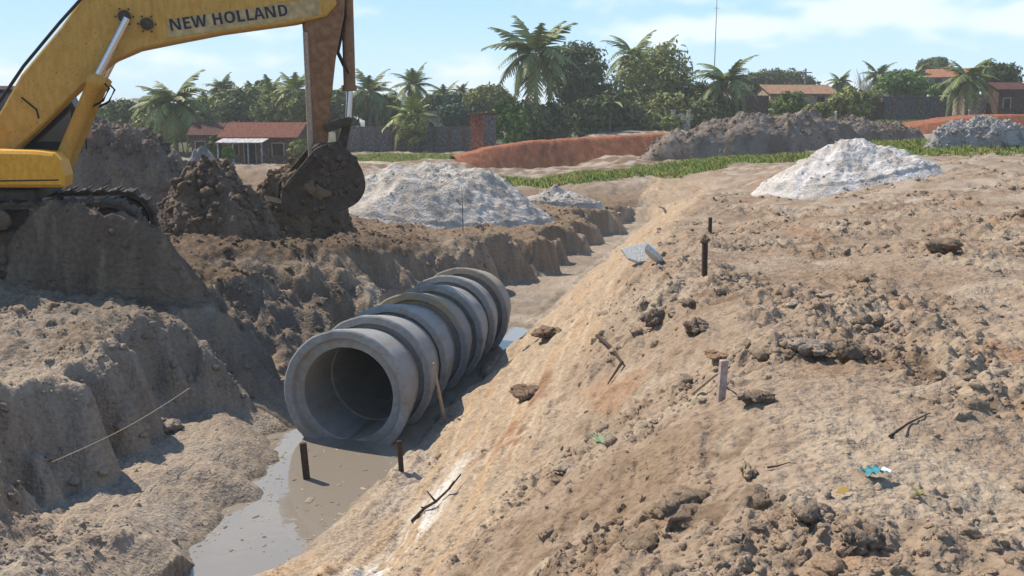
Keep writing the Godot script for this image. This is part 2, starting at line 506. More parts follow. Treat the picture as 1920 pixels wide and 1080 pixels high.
func heap_mesh(c: Vector3, rx: float, rz: float, top: float, pal: Array, sd: int, kind: int, turn: float, res: int = 96) -> ArrayMesh:
	# a heap on the ground: its own surface, whose skirt runs under the ground
	var nz := noise(100 + sd, 0.9 / max(rx, 0.8), 3)
	var nl := noise(130 + sd, 2.6, 1, FastNoiseLite.TYPE_CELLULAR)
	nl.cellular_return_type = FastNoiseLite.RETURN_DISTANCE
	var nf := noise(160 + sd, 3.2, 4)
	var ns2 := noise(190 + sd, 6.5, 1, FastNoiseLite.TYPE_CELLULAR)
	ns2.cellular_return_type = FastNoiseLite.RETURN_DISTANCE
	var na := res * 2
	var nr := res
	var vs := PackedVector3Array()
	var cs := PackedColorArray()
	var ns := PackedVector3Array()
	vs.resize(na * nr)
	cs.resize(na * nr)
	ns.resize(na * nr)
	var ct := cos(turn)
	var sn := sin(turn)
	for j in nr:
		var t := float(j) / (nr - 1) * 1.12
		for i in na:
			var an := TAU * i / na
			var ex := 1.0 + 0.14 * nz.get_noise_2d(cos(an) * rx * 0.8, sin(an) * rx * 0.8)
			var lx := cos(an) * rx * t * ex
			var lz := sin(an) * rz * t * ex
			var x := c.x + lx * ct + lz * sn
			var z := c.z - lx * sn + lz * ct
			var prof := pow(max(0.0, 1.0 - t), 0.85) if kind == 0 else smoothstep(1.02, 0.3, t) if kind == 3 else pow(max(0.0, 1.0 - t * t), 1.35)
			if kind == 0:
				prof = lerp(prof, 1.0 - t * t * 1.5, smoothstep(0.35, 0.0, t))
			var rough := smoothstep(0.0, 0.2, 1.0 - t)
			var lumpy: float = clamp(-0.35 - nl.get_noise_2d(x, z), 0.0, 1.0)
			var hh := top * prof
			if kind == 2:
				hh = top * pow(maxf(0.0, 1.0 - t * t), 0.75) * (0.98 + 0.32 * nz.get_noise_2d(lx * 1.6, lz * 1.6)) + rough * clampf(-0.3 - nl.get_noise_2d(x * 0.36, z * 0.36), 0.0, 1.0) * 0.5 * minf(1.0, top)
			else:
				hh *= 1.0 + 0.28 * nz.get_noise_2d(lx * 1.4, lz * 1.4)
			hh += rough * (nf.get_noise_2d(x * 0.5, z * 0.5) * (0.09 if kind % 3 == 0 else 0.16) + nf.get_noise_2d(x, z) * 0.06 + lumpy * (0.05 if kind % 3 == 0 else 0.14) + clampf(-0.35 - ns2.get_noise_2d(x, z), 0.0, 1.0) * (0.03 if kind % 3 == 0 else 0.1)) * min(1.0, top)
			var y := land(x, -z) + hh
			if t > 1.0:
				y -= 0.22 + (t - 1.0) * 3.0
			elif t > 0.85:
				y += (1.0 - t) * 0.3 - 0.1
			vs[j * na + i] = Vector3(x, y, z) - c
			var m := smoothstep(-0.35, 0.35, nf.get_noise_2d(x * 0.35, z * 0.35 + 30.0) + 0.3 * nz.get_noise_2d(lx * 2.0, lz * 2.0))
			var col: Color = pal[0]
			col = col.lerp(pal[1], m)
			col = col.lerp(pal[2], smoothstep(0.15, 0.5, nf.get_noise_2d(x, z)) * 0.6)
			cs[j * na + i] = col
	for j in nr:
		for i in na:
			var dr := vs[mini(j + 1, nr - 1) * na + i] - vs[maxi(j - 1, 0) * na + i]
			var da := vs[j * na + (i + 1) % na] - vs[j * na + (i + na - 1) % na]
			var n := da.cross(dr).normalized()
			if j == 0:
				n = Vector3.UP
			ns[j * na + i] = -n if n.y < 0.0 else n
	var ix := PackedInt32Array()
	for j in nr - 1:
		for i in na:
			var p := j * na + i
			var q := j * na + (i + 1) % na
			ix.append_array([p, p + na, q, q, p + na, q + na])
	var arr := []
	arr.resize(Mesh.ARRAY_MAX)
	arr[Mesh.ARRAY_VERTEX] = vs
	arr[Mesh.ARRAY_NORMAL] = ns
	arr[Mesh.ARRAY_COLOR] = cs
	arr[Mesh.ARRAY_INDEX] = ix
	var me := ArrayMesh.new()
	me.add_surface_from_arrays(Mesh.PRIMITIVE_TRIANGLES, arr)
	return me

# ------------------------------------------------------------------ materials
func seamless(n: FastNoiseLite, size: int, lo: float, hi: float) -> Image:
	var im := n.get_seamless_image(size, size)
	im.convert(Image.FORMAT_RGB8)
	var data := im.get_data()
	for i in data.size():
		data[i] = int(lerp(lo, hi, data[i] / 255.0) * 255.0)
	return Image.create_from_data(size, size, false, Image.FORMAT_RGB8, data)

func std(col: Color, rough: float = 0.9, vertex: bool = false) -> StandardMaterial3D:
	var m := StandardMaterial3D.new()
	m.albedo_color = Color(col.linear_to_srgb(), 1.0)
	m.roughness = rough
	m.metallic_specular = 0.3
	if vertex:
		m.albedo_color = Color.WHITE
		m.vertex_color_use_as_albedo = true
	return m

func grained(m: StandardMaterial3D, tex: Texture2D, bump: Texture2D, scale: float, bump_scale: float = 0.8, world: bool = true) -> StandardMaterial3D:
	m.albedo_texture = tex
	if bump != null:
		m.normal_enabled = true
		m.normal_texture = bump
		m.normal_scale = bump_scale
	m.uv1_triplanar = true
	m.uv1_world_triplanar = world
	m.uv1_scale = Vector3.ONE * scale
	return m

func prepare_materials() -> void:
	var g1 := noise(50, 0.035, 5)
	var grain := ImageTexture.create_from_image(seamless(g1, 512, 0.74, 1.0))
	var chip_n := noise(57, 0.09, 4)
	var run_n := noise(58, 0.03, 3)
	var pimg := Image.create(512, 512, false, Image.FORMAT_RGB8)
	for j in 512:
		for i in 512:
			var v := chip_n.get_noise_2d(i, j)
			var g := 0.93 + 0.07 * run_n.get_noise_2d(i * 1.5, j * 0.4)
			var c := Color(g, g, g).lerp(Color(0.90, 0.86, 0.80), smoothstep(0.05, 0.45, run_n.get_noise_2d(i * 0.6 + 900.0, j * 0.5)) * 0.7)
			if v > 0.5:
				c = c.lerp(Color(0.5, 0.42, 0.36), smoothstep(0.5, 0.58, v))
			pimg.set_pixel(i, j, c)
	var worn := ImageTexture.create_from_image(pimg)
	var gb := noise(51, 0.05, 5).get_seamless_image(512, 512)
	gb.convert(Image.FORMAT_RGB8)
	gb.bump_map_to_normal_map(9.0)
	var grain_n := ImageTexture.create_from_image(gb)
	var dirt := ImageTexture.create_from_image(seamless(noise(52, 0.012, 5), 512, 0.72, 1.0))
	var even := ImageTexture.create_from_image(seamless(noise(56, 0.02, 5), 512, 0.86, 1.0))
	var grime := ImageTexture.create_from_image(seamless(noise(59, 0.02, 6), 512, 0.45, 1.0))
	var fb := noise(53, 0.12, 3).get_seamless_image(256, 256)
	fb.convert(Image.FORMAT_RGB8)
	fb.bump_map_to_normal_map(3.0)
	var fine_n := ImageTexture.create_from_image(fb)
	M.soil = grained(std(Color.WHITE, 0.97, true), grain, grain_n, 0.9, 1.0)
	M.heap = grained(std(Color.WHITE, 0.97, true), grain, grain_n, 0.6, 0.9)
	M.clod = grained(std(Color.WHITE, 0.97, true), grain, grain_n, 2.5, 0.8)
	M.red_earth = grained(std(Color.WHITE, 0.97, true), grain, grain_n, 0.5, 0.9)
	M.concrete = grained(std(Color.WHITE, 0.85, true), even, fine_n, 1.1, 0.35, false)
	M.paint = grained(std(Color(0.56, 0.335, 0.085), 0.55), worn, fine_n, 0.55, 0.1, false)
	M.paint_orange = grained(std(Color(0.74, 0.38, 0.045), 0.5), worn, fine_n, 0.7, 0.1, false)
	M.paint_mud = grained(std(Color(0.30, 0.165, 0.09), 0.8), dirt, fine_n, 1.2, 0.4, false)
	M.steel_mud = grained(std(Color(0.10, 0.08, 0.065), 0.8), dirt, grain_n, 1.4, 0.8, false)
	M.mud = grained(std(Color(0.185, 0.145, 0.11), 0.95), grain, grain_n, 1.6, 1.0, false)
	M.mud_brown = grained(std(Color(0.215, 0.155, 0.10), 0.95), grain, grain_n, 1.6, 1.0, false)
	M.chrome = std(Color(0.55, 0.55, 0.56), 0.25)
	M.chrome.metallic = 0.9
	M.rubber = std(Color(0.025, 0.025, 0.028), 0.6)
	M.glass = std(Color(0.03, 0.04, 0.055), 0.08)
	M.glass.metallic_specular = 0.6
	M.cab = std(Color(0.04, 0.042, 0.05), 0.5)
	M.decal = grained(std(Color(0.56, 0.43, 0.22), 0.6), dirt, null, 0.9, 0.0, false)
	M.letter = std(Color(0.035, 0.04, 0.055), 0.6)
	M.wood_dark = grained(std(Color(0.085, 0.06, 0.045), 0.9), dirt, grain_n, 3.0, 0.6, false)
	M.wood_pale = grained(std(Color(0.46, 0.37, 0.29), 0.9), dirt, grain_n, 3.0, 0.5, false)
	M.wood_pink = grained(std(Color(0.52, 0.40, 0.36), 0.9), dirt, grain_n, 3.0, 0.5, false)
	M.plaster = grained(std(Color(0.72, 0.70, 0.66), 0.9), grain, grain_n, 1.4, 0.5, false)
	M.string = std(Color(0.30, 0.26, 0.21), 0.9)
	M.trunk = grained(std(Color(0.17, 0.145, 0.12), 0.95), dirt, grain_n, 0.8, 0.8, false)
	M.frond = std(Color.WHITE, 0.55, true)
	M.frond.cull_mode = BaseMaterial3D.CULL_DISABLED
	M.frond.backlight_enabled = true
	M.frond.backlight = Color(0.35, 0.4, 0.12)
	M.leaf = M.frond.duplicate()
	M.leaf.roughness = 0.7
	M.grass = M.frond.duplicate()
	M.grass.roughness = 0.8
	M.teal = std(Color(0.07, 0.25, 0.28), 0.4)
	M.white_film = std(Color(0.72, 0.74, 0.72), 0.4)
	M.water = std(Color(0.215, 0.19, 0.155), 0.04)
	M.water.metallic_specular = 1.0
	var wv := noise(54, 0.02, 3).get_seamless_image(512, 512)
	wv.convert(Image.FORMAT_RGB8)
	wv.bump_map_to_normal_map(0.7)
	M.water.normal_enabled = true
	M.water.normal_texture = ImageTexture.create_from_image(wv)
	M.water.normal_scale = 0.25
	M.water.uv1_triplanar = true
	M.water.uv1_world_triplanar = true
	M.water.uv1_scale = Vector3.ONE * 0.5
	M.dirt_tex = null
	var walls := {"wall_brown": Color(0.24, 0.15, 0.115), "wall_grey": Color(0.235, 0.21, 0.205), "wall_slate": Color(0.17, 0.165, 0.185), "wall_beige": Color(0.60, 0.50, 0.36), "wall_red": Color(0.36, 0.12, 0.075), "wall_dark": Color(0.13, 0.075, 0.06), "wall_pale": Color(0.52, 0.54, 0.56), "roof_red": Color(0.25, 0.095, 0.062), "roof_dark": Color(0.155, 0.068, 0.055), "roof_orange": Color(0.50, 0.24, 0.13), "roof_tan": Color(0.50, 0.30, 0.19), "zinc": Color(0.74, 0.73, 0.72), "cream": Color(0.66, 0.60, 0.48), "door": Color(0.06, 0.045, 0.04), "pole": Color(0.42, 0.40, 0.38)}
	for k in walls:
		M[k] = grained(std(walls[k], 0.93), grime, grain_n, 0.35, 0.3, false)

# ------------------------------------------------------------------ sky, sun, camera
func build_light() -> void:
	var cam := Camera3D.new()
	cam.name = "camera"
	cam.fov = 33.84
	cam.near = 0.1
	cam.far = 4000.0
	cam.position = Vector3(0, 1.6, 0)
	cam.rotation.x = -deg_to_rad(10.06)
	add_child(cam)
	cam.current = true
	var sun := DirectionalLight3D.new()
	sun.name = "sun"
	sun.light_energy = 1.6
	sun.light_color = Color(1.0, 0.945, 0.87)
	sun.light_angular_distance = 0.5
	sun.shadow_enabled = true
	add_child(sun)
	var s := Vector3(-0.83 * cos(deg_to_rad(51)), sin(deg_to_rad(51)), -0.56 * cos(deg_to_rad(51)))
	sun.look_at_from_position(s * 100.0, Vector3.ZERO, Vector3.UP)
	var env := Environment.new()
	env.background_mode = Environment.BG_SKY
	env.tonemap_mode = Environment.TONE_MAPPER_LINEAR
	env.tonemap_exposure = 1.4
	env.sdfgi_enabled = true
	env.ssao_enabled = true
	env.ssil_enabled = true
	env.fog_enabled = true
	env.fog_density = 0.0009
	env.fog_light_color = Color(0.86, 0.87, 0.86)
	env.ambient_light_source = Environment.AMBIENT_SOURCE_SKY
	var w := 2048
	var hgt := 1024
	var cl := noise(71, 1.0, 5)
	var cl2 := noise(72, 1.0, 4)
	var img := Image.create(w, hgt, false, Image.FORMAT_RGBF)
	for j in hgt:
		var el := (0.5 - (j + 0.5) / hgt) * PI
		var y := sin(el)
		var up: float = max(y, 0.0)
		var sky := Color(0.52, 0.69, 0.80).lerp(Color(0.32, 0.54, 0.77), smoothstep(0.0, 0.15, up)).lerp(Color(0.10, 0.20, 0.42), smoothstep(0.12, 0.75, up))
		var lowc := Color(0.24, 0.20, 0.16)
		var step := 1 if abs(el) < 0.5 else 2
		for i in range(0, w, step):
			var az := (i + 0.5) / w * TAU
			var c := sky
			if y < 0.0:
				c = sky.lerp(lowc, smoothstep(0.0, -0.06, y))
			else:
				var d := Vector3(cos(az) * cos(el), y * 3.2, sin(az) * cos(el)) * 2.3
				var n := cl.get_noise_3d(d.x * 1.5, d.y * 2.0, d.z * 1.5) + 0.4 * cl2.get_noise_3d(d.x * 5.0, d.y * 5.0, d.z * 5.0)
				var k: float = smoothstep(-0.02, 0.42, n) * lerp(0.8, 0.25, smoothstep(0.1, 0.5, up))
				c = c.lerp(Color(0.70, 0.76, 0.80), k)
			img.set_pixel(i, j, c)
			if step == 2:
				img.set_pixel(i + 1, j, c)
	var pm := PanoramaSkyMaterial.new()
	pm.panorama = ImageTexture.create_from_image(img)
	pm.energy_multiplier = 1.08
	var sk := Sky.new()
	sk.sky_material = pm
	env.sky = sk
	var we := WorldEnvironment.new()
	we.name = "world_environment"
	we.environment = env
	add_child(we)

# ------------------------------------------------------------------ trench: water, pipes
func from_trench(u: float, v: float, y: float) -> Vector3:
	return Vector3(u * cp + v * sp, y, -(-u * sp + v * cp))

func build_water() -> void:
	var st := start()
	st.set_smooth_group(0)
	for v in range(0, 44):
		for k in 8:
			var u0 := lerp(-7.2, -2.6, k / 8.0)
			var u1 := lerp(-7.2, -2.6, (k + 1) / 8.0)
			quad(st, from_trench(u0, v * 0.9 - 2.0, WATER_Y), from_trench(u1, v * 0.9 - 2.0, WATER_Y), from_trench(u1, v * 0.9 - 1.1, WATER_Y), from_trench(u0, v * 0.9 - 1.1, WATER_Y), Vector3.UP)
	var w := put("water", finish(st), M.water)
	tag(w, "muddy water standing along the bottom of the trench", "", "", "structure")

func paint_mesh(me: ArrayMesh, fn: Callable) -> ArrayMesh:
	var arr := me.surface_get_arrays(0)
	var v: PackedVector3Array = arr[Mesh.ARRAY_VERTEX]
	var cs := PackedColorArray()
	cs.resize(v.size())
	for i in v.size():
		cs[i] = fn.call(v[i])
	arr[Mesh.ARRAY_COLOR] = cs
	var o := ArrayMesh.new()
	o.add_surface_from_arrays(Mesh.PRIMITIVE_TRIANGLES, arr)
	return o

func build_pipes() -> void:
	var words := ["front concrete pipe with its open bell facing out over the muddy pool", "second concrete pipe from the open end, a pale stick leaning beside it", "third concrete pipe from the open end, clean light grey on top", "fourth concrete pipe from the open end, stained ochre yellow on top", "fifth concrete pipe from the open end, just behind the ochre stained one", "sixth concrete pipe from the open end, last but one before the sand collar", "farthest concrete pipe, its rear end buried in pale sand"]
	var bell := [Vector2(0.075, 0.555), Vector2(0.075, 0.645), Vector2(0.012, 0.662), Vector2(0.0, 0.672), Vector2(0.0, 0.748), Vector2(0.014, 0.765), Vector2(0.10, 0.756), Vector2(0.115, 0.752)]
	var barrel := [Vector2(0.114, 0.751), Vector2(0.45, 0.688), Vector2(0.70, 0.628), Vector2(0.82, 0.61), Vector2(0.82, 0.55), Vector2(0.09, 0.545), Vector2(0.076, 0.556)]
	var st := start()
	lathe_z(st, bell, 96, 0.009)
	var bm := finish(st)
	st = start()
	lathe_z(st, barrel, 96, 0.007)
	var rm := finish(st)
	var yaw := [0.0, 0.012, -0.01, 0.008, -0.015, 0.01, 0.0]
	for i in 7:
		var spin := i * 0.9 + 0.4
		var p := base("concrete_pipe", from_trench(-4.33 + [0.0, 0.015, -0.02, 0.01, 0.02, -0.01, 0.0][i], 9.62 + 0.76 * i, -1.485 + [0.0, 0.01, 0.0, 0.02, 0.005, 0.015, 0.02][i]))
		# local +z runs down the pipe, away from the open end
		p.rotation = Vector3([0.0, 0.006, -0.006, 0.01, -0.004, 0.008, 0.0][i], PI - PSI + yaw[i], 0)
		tag(p, words[i], "pipe", "concrete drainage pipes laid in a row in the trench")
		var tone := [0.31, 0.33, 0.34, 0.31, 0.34, 0.33, 0.30][i] as float
		var clay := [0.04, 0.06, 0.02, 0.9, 0.1, 0.1, 0.5][i] as float
		var fn := func(q: Vector3) -> Color:
			var n := n_hue.get_noise_3d(q.x * 2.0 + i * 17.0, q.y * 2.0, q.z * 2.0)
			var f := n_fine.get_noise_3d(q.x + i * 9.0, q.y, q.z)
			var c := Color(tone * 0.98, tone, tone) * (0.97 + 0.12 * n)
			# wet silt splashed on and clay that fell on the crown
			c = c.lerp(Color(0.40, 0.285, 0.14), clay * smoothstep(0.25, 0.6, q.y + 0.35 * n) * 0.8)
			c = c.lerp(Color(0.20, 0.19, 0.175), smoothstep(0.12, 0.45, n_mid.get_noise_3d(q.x * 1.3 + i * 5.0, q.y * 1.3, q.z * 1.3)) * 0.55)
			c = c.lerp(Color(0.29, 0.25, 0.205), smoothstep(0.24, 0.42, n_mid.get_noise_3d(q.x * 2.2, q.y * 2.2 + i * 7.0, q.z * 2.2 + 40.0)) * 0.85)
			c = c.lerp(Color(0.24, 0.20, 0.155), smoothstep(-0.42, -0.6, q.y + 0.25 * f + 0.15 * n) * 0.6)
			c.a = 1.0
			return c
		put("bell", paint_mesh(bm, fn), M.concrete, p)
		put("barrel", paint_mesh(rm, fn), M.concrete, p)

# ------------------------------------------------------------------ excavator
const EX_BOOM := [Vector2(0.25, 1.71), Vector2(0.38, 1.55), Vector2(0.57, 1.57), Vector2(0.86, 1.84), Vector2(1.29, 2.26), Vector2(1.65, 2.6), Vector2(1.9, 2.78), Vector2(2.23, 2.93), Vector2(2.71, 3.04), Vector2(3.35, 3.18), Vector2(4.39, 3.35), Vector2(4.78, 3.45), Vector2(4.94, 3.62), Vector2(4.92, 3.84), Vector2(4.71, 3.92), Vector2(4.11, 3.91), Vector2(3.39, 3.87), Vector2(2.75, 3.84), Vector2(2.29, 3.88), Vector2(1.97, 3.88), Vector2(1.73, 3.78), Vector2(1.51, 3.55), Vector2(1.26, 3.21), Vector2(0.72, 2.57), Vector2(0.38, 2.01)]
const EX_HOSE := [Vector2(0.36, 2.11), Vector2(0.76, 2.68), Vector2(1.24, 3.25), Vector2(1.52, 3.56), Vector2(1.76, 3.79)]
const EX_CREASE := [Vector2(0.7, 2.27), Vector2(0.87, 2.11), Vector2(0.89, 1.99)]
const EX_STICK := [Vector2(4.5, 4.11), Vector2(4.73, 4.3), Vector2(5.0, 4.14), Vector2(5.08, 3.84), Vector2(5.05, 3.47), Vector2(4.91, 2.86), Vector2(4.81, 2.16), Vector2(4.76, 1.68), Vector2(4.69, 1.46), Vector2(4.59, 1.35), Vector2(4.5, 1.42), Vector2(4.48, 1.68), Vector2(4.49, 2.47), Vector2(4.48, 3.22), Vector2(4.45, 3.67)]
const EX_BUCKET := [Vector2(4.51, 1.54), Vector2(4.7, 1.63), Vector2(4.91, 1.6), Vector2(5.08, 1.45), Vector2(5.21, 1.22), Vector2(5.24, 0.98), Vector2(5.13, 0.78), Vector2(4.88, 0.65), Vector2(4.57, 0.59), Vector2(4.26, 0.62), Vector2(4.01, 0.7)]
const EX_HOUSE := [Vector2(1.26, 1.11), Vector2(1.28, 1.25), Vector2(1.24, 1.46), Vector2(1.17, 1.55), Vector2(0.92, 1.58), Vector2(-0.15, 1.61), Vector2(-0.2, 1.14)]
const EX_CAB := [Vector2(1.23, 1.48), Vector2(1.26, 2.15), Vector2(1.18, 2.36), Vector2(1.07, 2.44), Vector2(0.02, 2.44), Vector2(-0.14, 1.49)]
const EX_PANEL := [Vector2(2.6, 3.09), Vector2(4.69, 3.46), Vector2(4.7, 3.7), Vector2(2.61, 3.33)]
const EX_PINS := [Vector2(2.34, 3.27), Vector2(2.06, 3.36)]
const EX_TEXT := Vector2(2.64, 3.13)
const EX_CYL0 := Vector2(1.11, 1.35)
const EX_CYL1 := Vector2(1.68, 2.56)
const EX_ROD1 := Vector2(2.1, 3.33)
const EX_BC0 := Vector2(5.12, 3.56)
const EX_BC1 := Vector2(5.12, 2.4)
const EX_BR1 := Vector2(5.09, 1.98)
const EX_LINK_A := Vector2(4.73, 1.85)
const EX_LINK_B := Vector2(5.07, 1.96)
const EX_LINK_C := Vector2(4.93, 1.51)
const EX_PIN := Vector2(4.6, 1.47)
const EX_BCTR := Vector2(4.65, 1.13)
const EX_BLIP := Vector2(4.05, 1.01)
const EX_TIP := Vector2(4.02, 0.72)
const EX_ST0 := Vector2(2.54, 4.05)
const EX_ST1 := Vector2(3.77, 4.33)
const EX_ST2 := Vector2(4.78, 4.27)
const EX_SOIL_AT := Vector3(4.55, 1.02, 0)
const EX_TURN := 0.2967
const EX_TEXT_TILT := 0.1587

func build_excavator() -> void:
	var gy := height(-7.33, -13.0)
	var ex := base("excavator", Vector3(-7.33, -0.37, -13.0), EX_TURN)
	tag(ex, "yellow crawler excavator reaching its mud caked bucket over the trench edge", "excavator")
	var st := start()
	# boom
	extrude(st, PackedVector2Array(EX_BOOM), -0.24, 0.24, 0.025)
	var boom := put("boom", finish(st), M.paint, ex)
	st = start()
	extrude(st, PackedVector2Array(EX_PANEL), 0.236, 0.246, 0.002)
	var panel := put("name_panel", finish(st), M.decal, boom)
	var tm := TextMesh.new()
	var sf := SystemFont.new()
	sf.font_names = PackedStringArray(["Droid Sans"])
	sf.font_weight = 700
	tm.font = sf
	tm.text = "NEW HOLLAND"
	tm.font_size = 64
	tm.pixel_size = 0.0034
	tm.depth = 0.008
	tm.horizontal_alignment = HORIZONTAL_ALIGNMENT_LEFT
	tm.vertical_alignment = VERTICAL_ALIGNMENT_BOTTOM
	var tx := put("lettering", tm, M.letter, panel)
	tx.position = Vector3(EX_TEXT.x, EX_TEXT.y, 0.25)
	tx.rotation.z = EX_TEXT_TILT
	tx.scale = Vector3(1.05, 1.0, 1.0)
	# pipes along the boom
	for s in [0.255, -0.255]:
		st = start()
		var pth := []
		var rd := []
		for q in EX_HOSE:
			pth.append(Vector3(q.x, q.y, s))
			rd.append(0.022)
		tube(st, pth, rd, 8)
		put("hydraulic_line", finish(st), M.rubber, boom)
	st = start()
	var cr := []
	for q in EX_CREASE:
		cr.append(Vector3(q.x, q.y, 0.25))
	tube(st, cr, [0.012, 0.012, 0.012], 6)
	put("hose", finish(st), M.rubber, boom)
	for q in EX_PINS:
		st = start()
		tube(st, [Vector3(q.x, q.y, -0.28), Vector3(q.x, q.y, 0.28)], [0.085, 0.085], 14)
		put("pivot_pin", finish(st), M.steel_mud, boom)
	# weld seam, lifting eye, bolted boss plates
	for s in [0.246, -0.246]:
		st = start()
		tube(st, [Vector3(EX_PANEL[0].x - 0.16, EX_PANEL[0].y - 0.02, s), Vector3(EX_PANEL[0].x - 0.2, EX_PANEL[0].y + 0.8, s)], [0.008, 0.008], 5)
		put("weld_seam", finish(st), M.paint, boom)
		st = start()
		for q in EX_PINS:
			for k in 6:
				var t := k * TAU / 6.0
				tube(st, [Vector3(q.x + cos(t) * 0.115, q.y + sin(t) * 0.115, s), Vector3(q.x + cos(t) * 0.115, q.y + sin(t) * 0.115, s + 0.018 * sign(s))], [0.014, 0.012], 6)
		put("bolts", finish(st), M.steel_mud, boom).set_meta("kind", "stuff")
	# boom cylinders, one on each side
	for s in [0.36, -0.36]:
		var a := Vector3(EX_CYL0.x, EX_CYL0.y, s)
		var b := Vector3(EX_CYL1.x, EX_CYL1.y, s)
		var c := Vector3(EX_ROD1.x, EX_ROD1.y, s)
		var d := (b - a).normalized()
		st = start()
		tube(st, [a - d * 0.12, a, b - d * 0.16, b - d * 0.15, b, b + d * 0.02], [0.085, 0.095, 0.095, 0.118, 0.118, 0.08], 16)
		var cy := put("boom_cylinder", finish(st), M.paint, ex)
		st = start()
		tube(st, [b, c], [0.052, 0.052], 12)
		put("rod", finish(st), M.chrome, cy)
		st = start()
		var side := Vector3(d.y, -d.x, 0)
		tube(st, [b + side * 0.1 - d * 0.05, b + side * 0.19 - d * 0.09, b + side * 0.18 - d * 0.28, b + side * 0.08 - d * 0.42], [0.016, 0.016, 0.016, 0.016], 6)
		put("hose", finish(st), M.rubber, cy)
	# stick cylinder on top of the boom
	st = start()
	tube(st, [Vector3(EX_ST0.x, EX_ST0.y, 0), Vector3(EX_ST1.x, EX_ST1.y, 0)], [0.1, 0.1], 14)
	var sc := put("stick_cylinder", finish(st), M.paint, ex)
	st = start()
	tube(st, [Vector3(EX_ST1.x, EX_ST1.y, 0), Vector3(EX_ST2.x, EX_ST2.y, 0)], [0.05, 0.05], 10)
	put("rod", finish(st), M.chrome, sc)
	# stick
	st = start()
	extrude(st, PackedVector2Array(EX_STICK), -0.18, 0.18, 0.02)
	var stick := put("stick", finish(st), M.paint_mud, ex)
	st = start()
	tube(st, [Vector3(EX_STICK[13].x, EX_STICK[13].y, 0.19), Vector3(EX_STICK[12].x, EX_STICK[12].y, 0.19), Vector3(EX_STICK[10].x, EX_STICK[10].y, 0.19)], [0.035, 0.04, 0.045], 8)
	put("edge_bar", finish(st), M.wood_pale, stick)
	for k in 2:
		st = start()
		tube(st, [Vector3(EX_STICK[4].x + 0.02, EX_STICK[4].y + 0.5, 0.1 - 0.2 * k), Vector3(EX_STICK[4].x + 0.03, EX_STICK[4].y, 0.1 - 0.2 * k), Vector3(EX_STICK[5].x + 0.05, EX_STICK[5].y + 0.1, 0.09 - 0.18 * k), Vector3(EX_BC1.x - 0.02, EX_BC1.y + 0.25, 0.08 - 0.16 * k)], [0.018, 0.018, 0.018, 0.018], 6)
		put("hose", finish(st), M.rubber, stick)
	# bucket cylinder, link, bucket
	st = start()
	var b0 := Vector3(EX_BC0.x, EX_BC0.y + 0.5, 0)
	var b1 := Vector3(EX_BC1.x, EX_BC1.y, 0)
	var b2 := Vector3(EX_BR1.x, EX_BR1.y, 0)
	tube(st, [b0, b1 + Vector3(0, 0.09, 0), b1 + Vector3(0, 0.07, 0), b1], [0.09, 0.09, 0.108, 0.108], 14)
	var bc := put("bucket_cylinder", finish(st), M.paint_mud, ex)
	st = start()
	tube(st, [b1, b2], [0.048, 0.048], 10)
	put("rod", finish(st), M.chrome, bc)
	for s in [0.21, -0.21]:
		st = start()
		extrude(st, PackedVector2Array([EX_LINK_A + Vector2(-0.03, 0.05), EX_LINK_A + Vector2(0.0, -0.06), EX_LINK_B + Vector2(0.03, -0.06), EX_LINK_B + Vector2(0.06, 0.02), EX_LINK_B + Vector2(0.0, 0.06)]), s - 0.025, s + 0.025, 0.006)
		put("link_arm", finish(st), M.steel_mud, ex)
	st = start()
	extrude(st, PackedVector2Array([EX_LINK_B + Vector2(-0.05, 0.04), EX_LINK_B + Vector2(0.06, 0.02), EX_LINK_C + Vector2(0.08, -0.03), EX_LINK_C + Vector2(-0.07, -0.05)]), -0.13, 0.13, 0.01)
	put("connecting_link", finish(st), M.steel_mud, ex)
	var sb := PackedVector2Array()
	for i in EX_BUCKET.size() - 1:
		var p0: Vector2 = EX_BUCKET[maxi(i - 1, 0)]
		var p1: Vector2 = EX_BUCKET[i]
		var p2: Vector2 = EX_BUCKET[i + 1]
		var p3: Vector2 = EX_BUCKET[mini(i + 2, EX_BUCKET.size() - 1)]
		for k in 3:
			sb.append(p1.cubic_interpolate(p2, p0, p3, k / 3.0))
	sb.append(EX_BUCKET[EX_BUCKET.size() - 1])
	var inner := PackedVector2Array()
	var ctr := EX_BCTR
	var n := sb.size()
	for i in n:
		inner.append(sb[n - 1 - i] + (ctr - sb[n - 1 - i]).normalized() * 0.045)
	var shell := sb.duplicate()
	shell.append_array(inner)
	st = start()
	extrude(st, shell, -0.5, 0.5, 0.004)
	for s in [0.5, -0.5]:
		var pl := sb.duplicate()
		pl.append(EX_BLIP)
		extrude(st, pl, s - 0.025, s + 0.025, 0.005)
	for s in [0.16, -0.16]:
		extrude(st, PackedVector2Array([EX_PIN + Vector2(-0.1, 0.07), EX_PIN + Vector2(0.02, -0.12), EX_LINK_C + Vector2(0.11, -0.1), EX_LINK_C + Vector2(0.06, 0.11), EX_LINK_C + Vector2(-0.14, 0.09)]), s - 0.03, s + 0.03, 0.006)
	var bk := put("bucket", finish(st), M.steel_mud, ex)
	var cake := start()
	for k in 48:
		var e: Vector2 = sb[rng.randi() % sb.size()].lerp(ctr, rng.randf_range(0.0, 0.9))
		var zz := 0.525 if rng.randf() < 0.75 else rng.randf_range(-0.5, 0.5)
		if zz < 0.5:
			e = sb[rng.randi() % sb.size()]
		var xs := Vector3(rng.randf_range(0.05, 0.18), rng.randf_range(0.05, 0.14), rng.randf_range(0.015, 0.04))
		cake.append_from(lump(240 + k % 6, 0.9, 0.6, 9), 0, Transform3D(Basis.from_euler(Vector3(0, 0, rng.randf() * 6.0)).scaled_local(xs), Vector3(e.x, e.y, zz)))
	put("caked_mud", cake.commit(), M.mud, bk).set_meta("kind", "stuff")
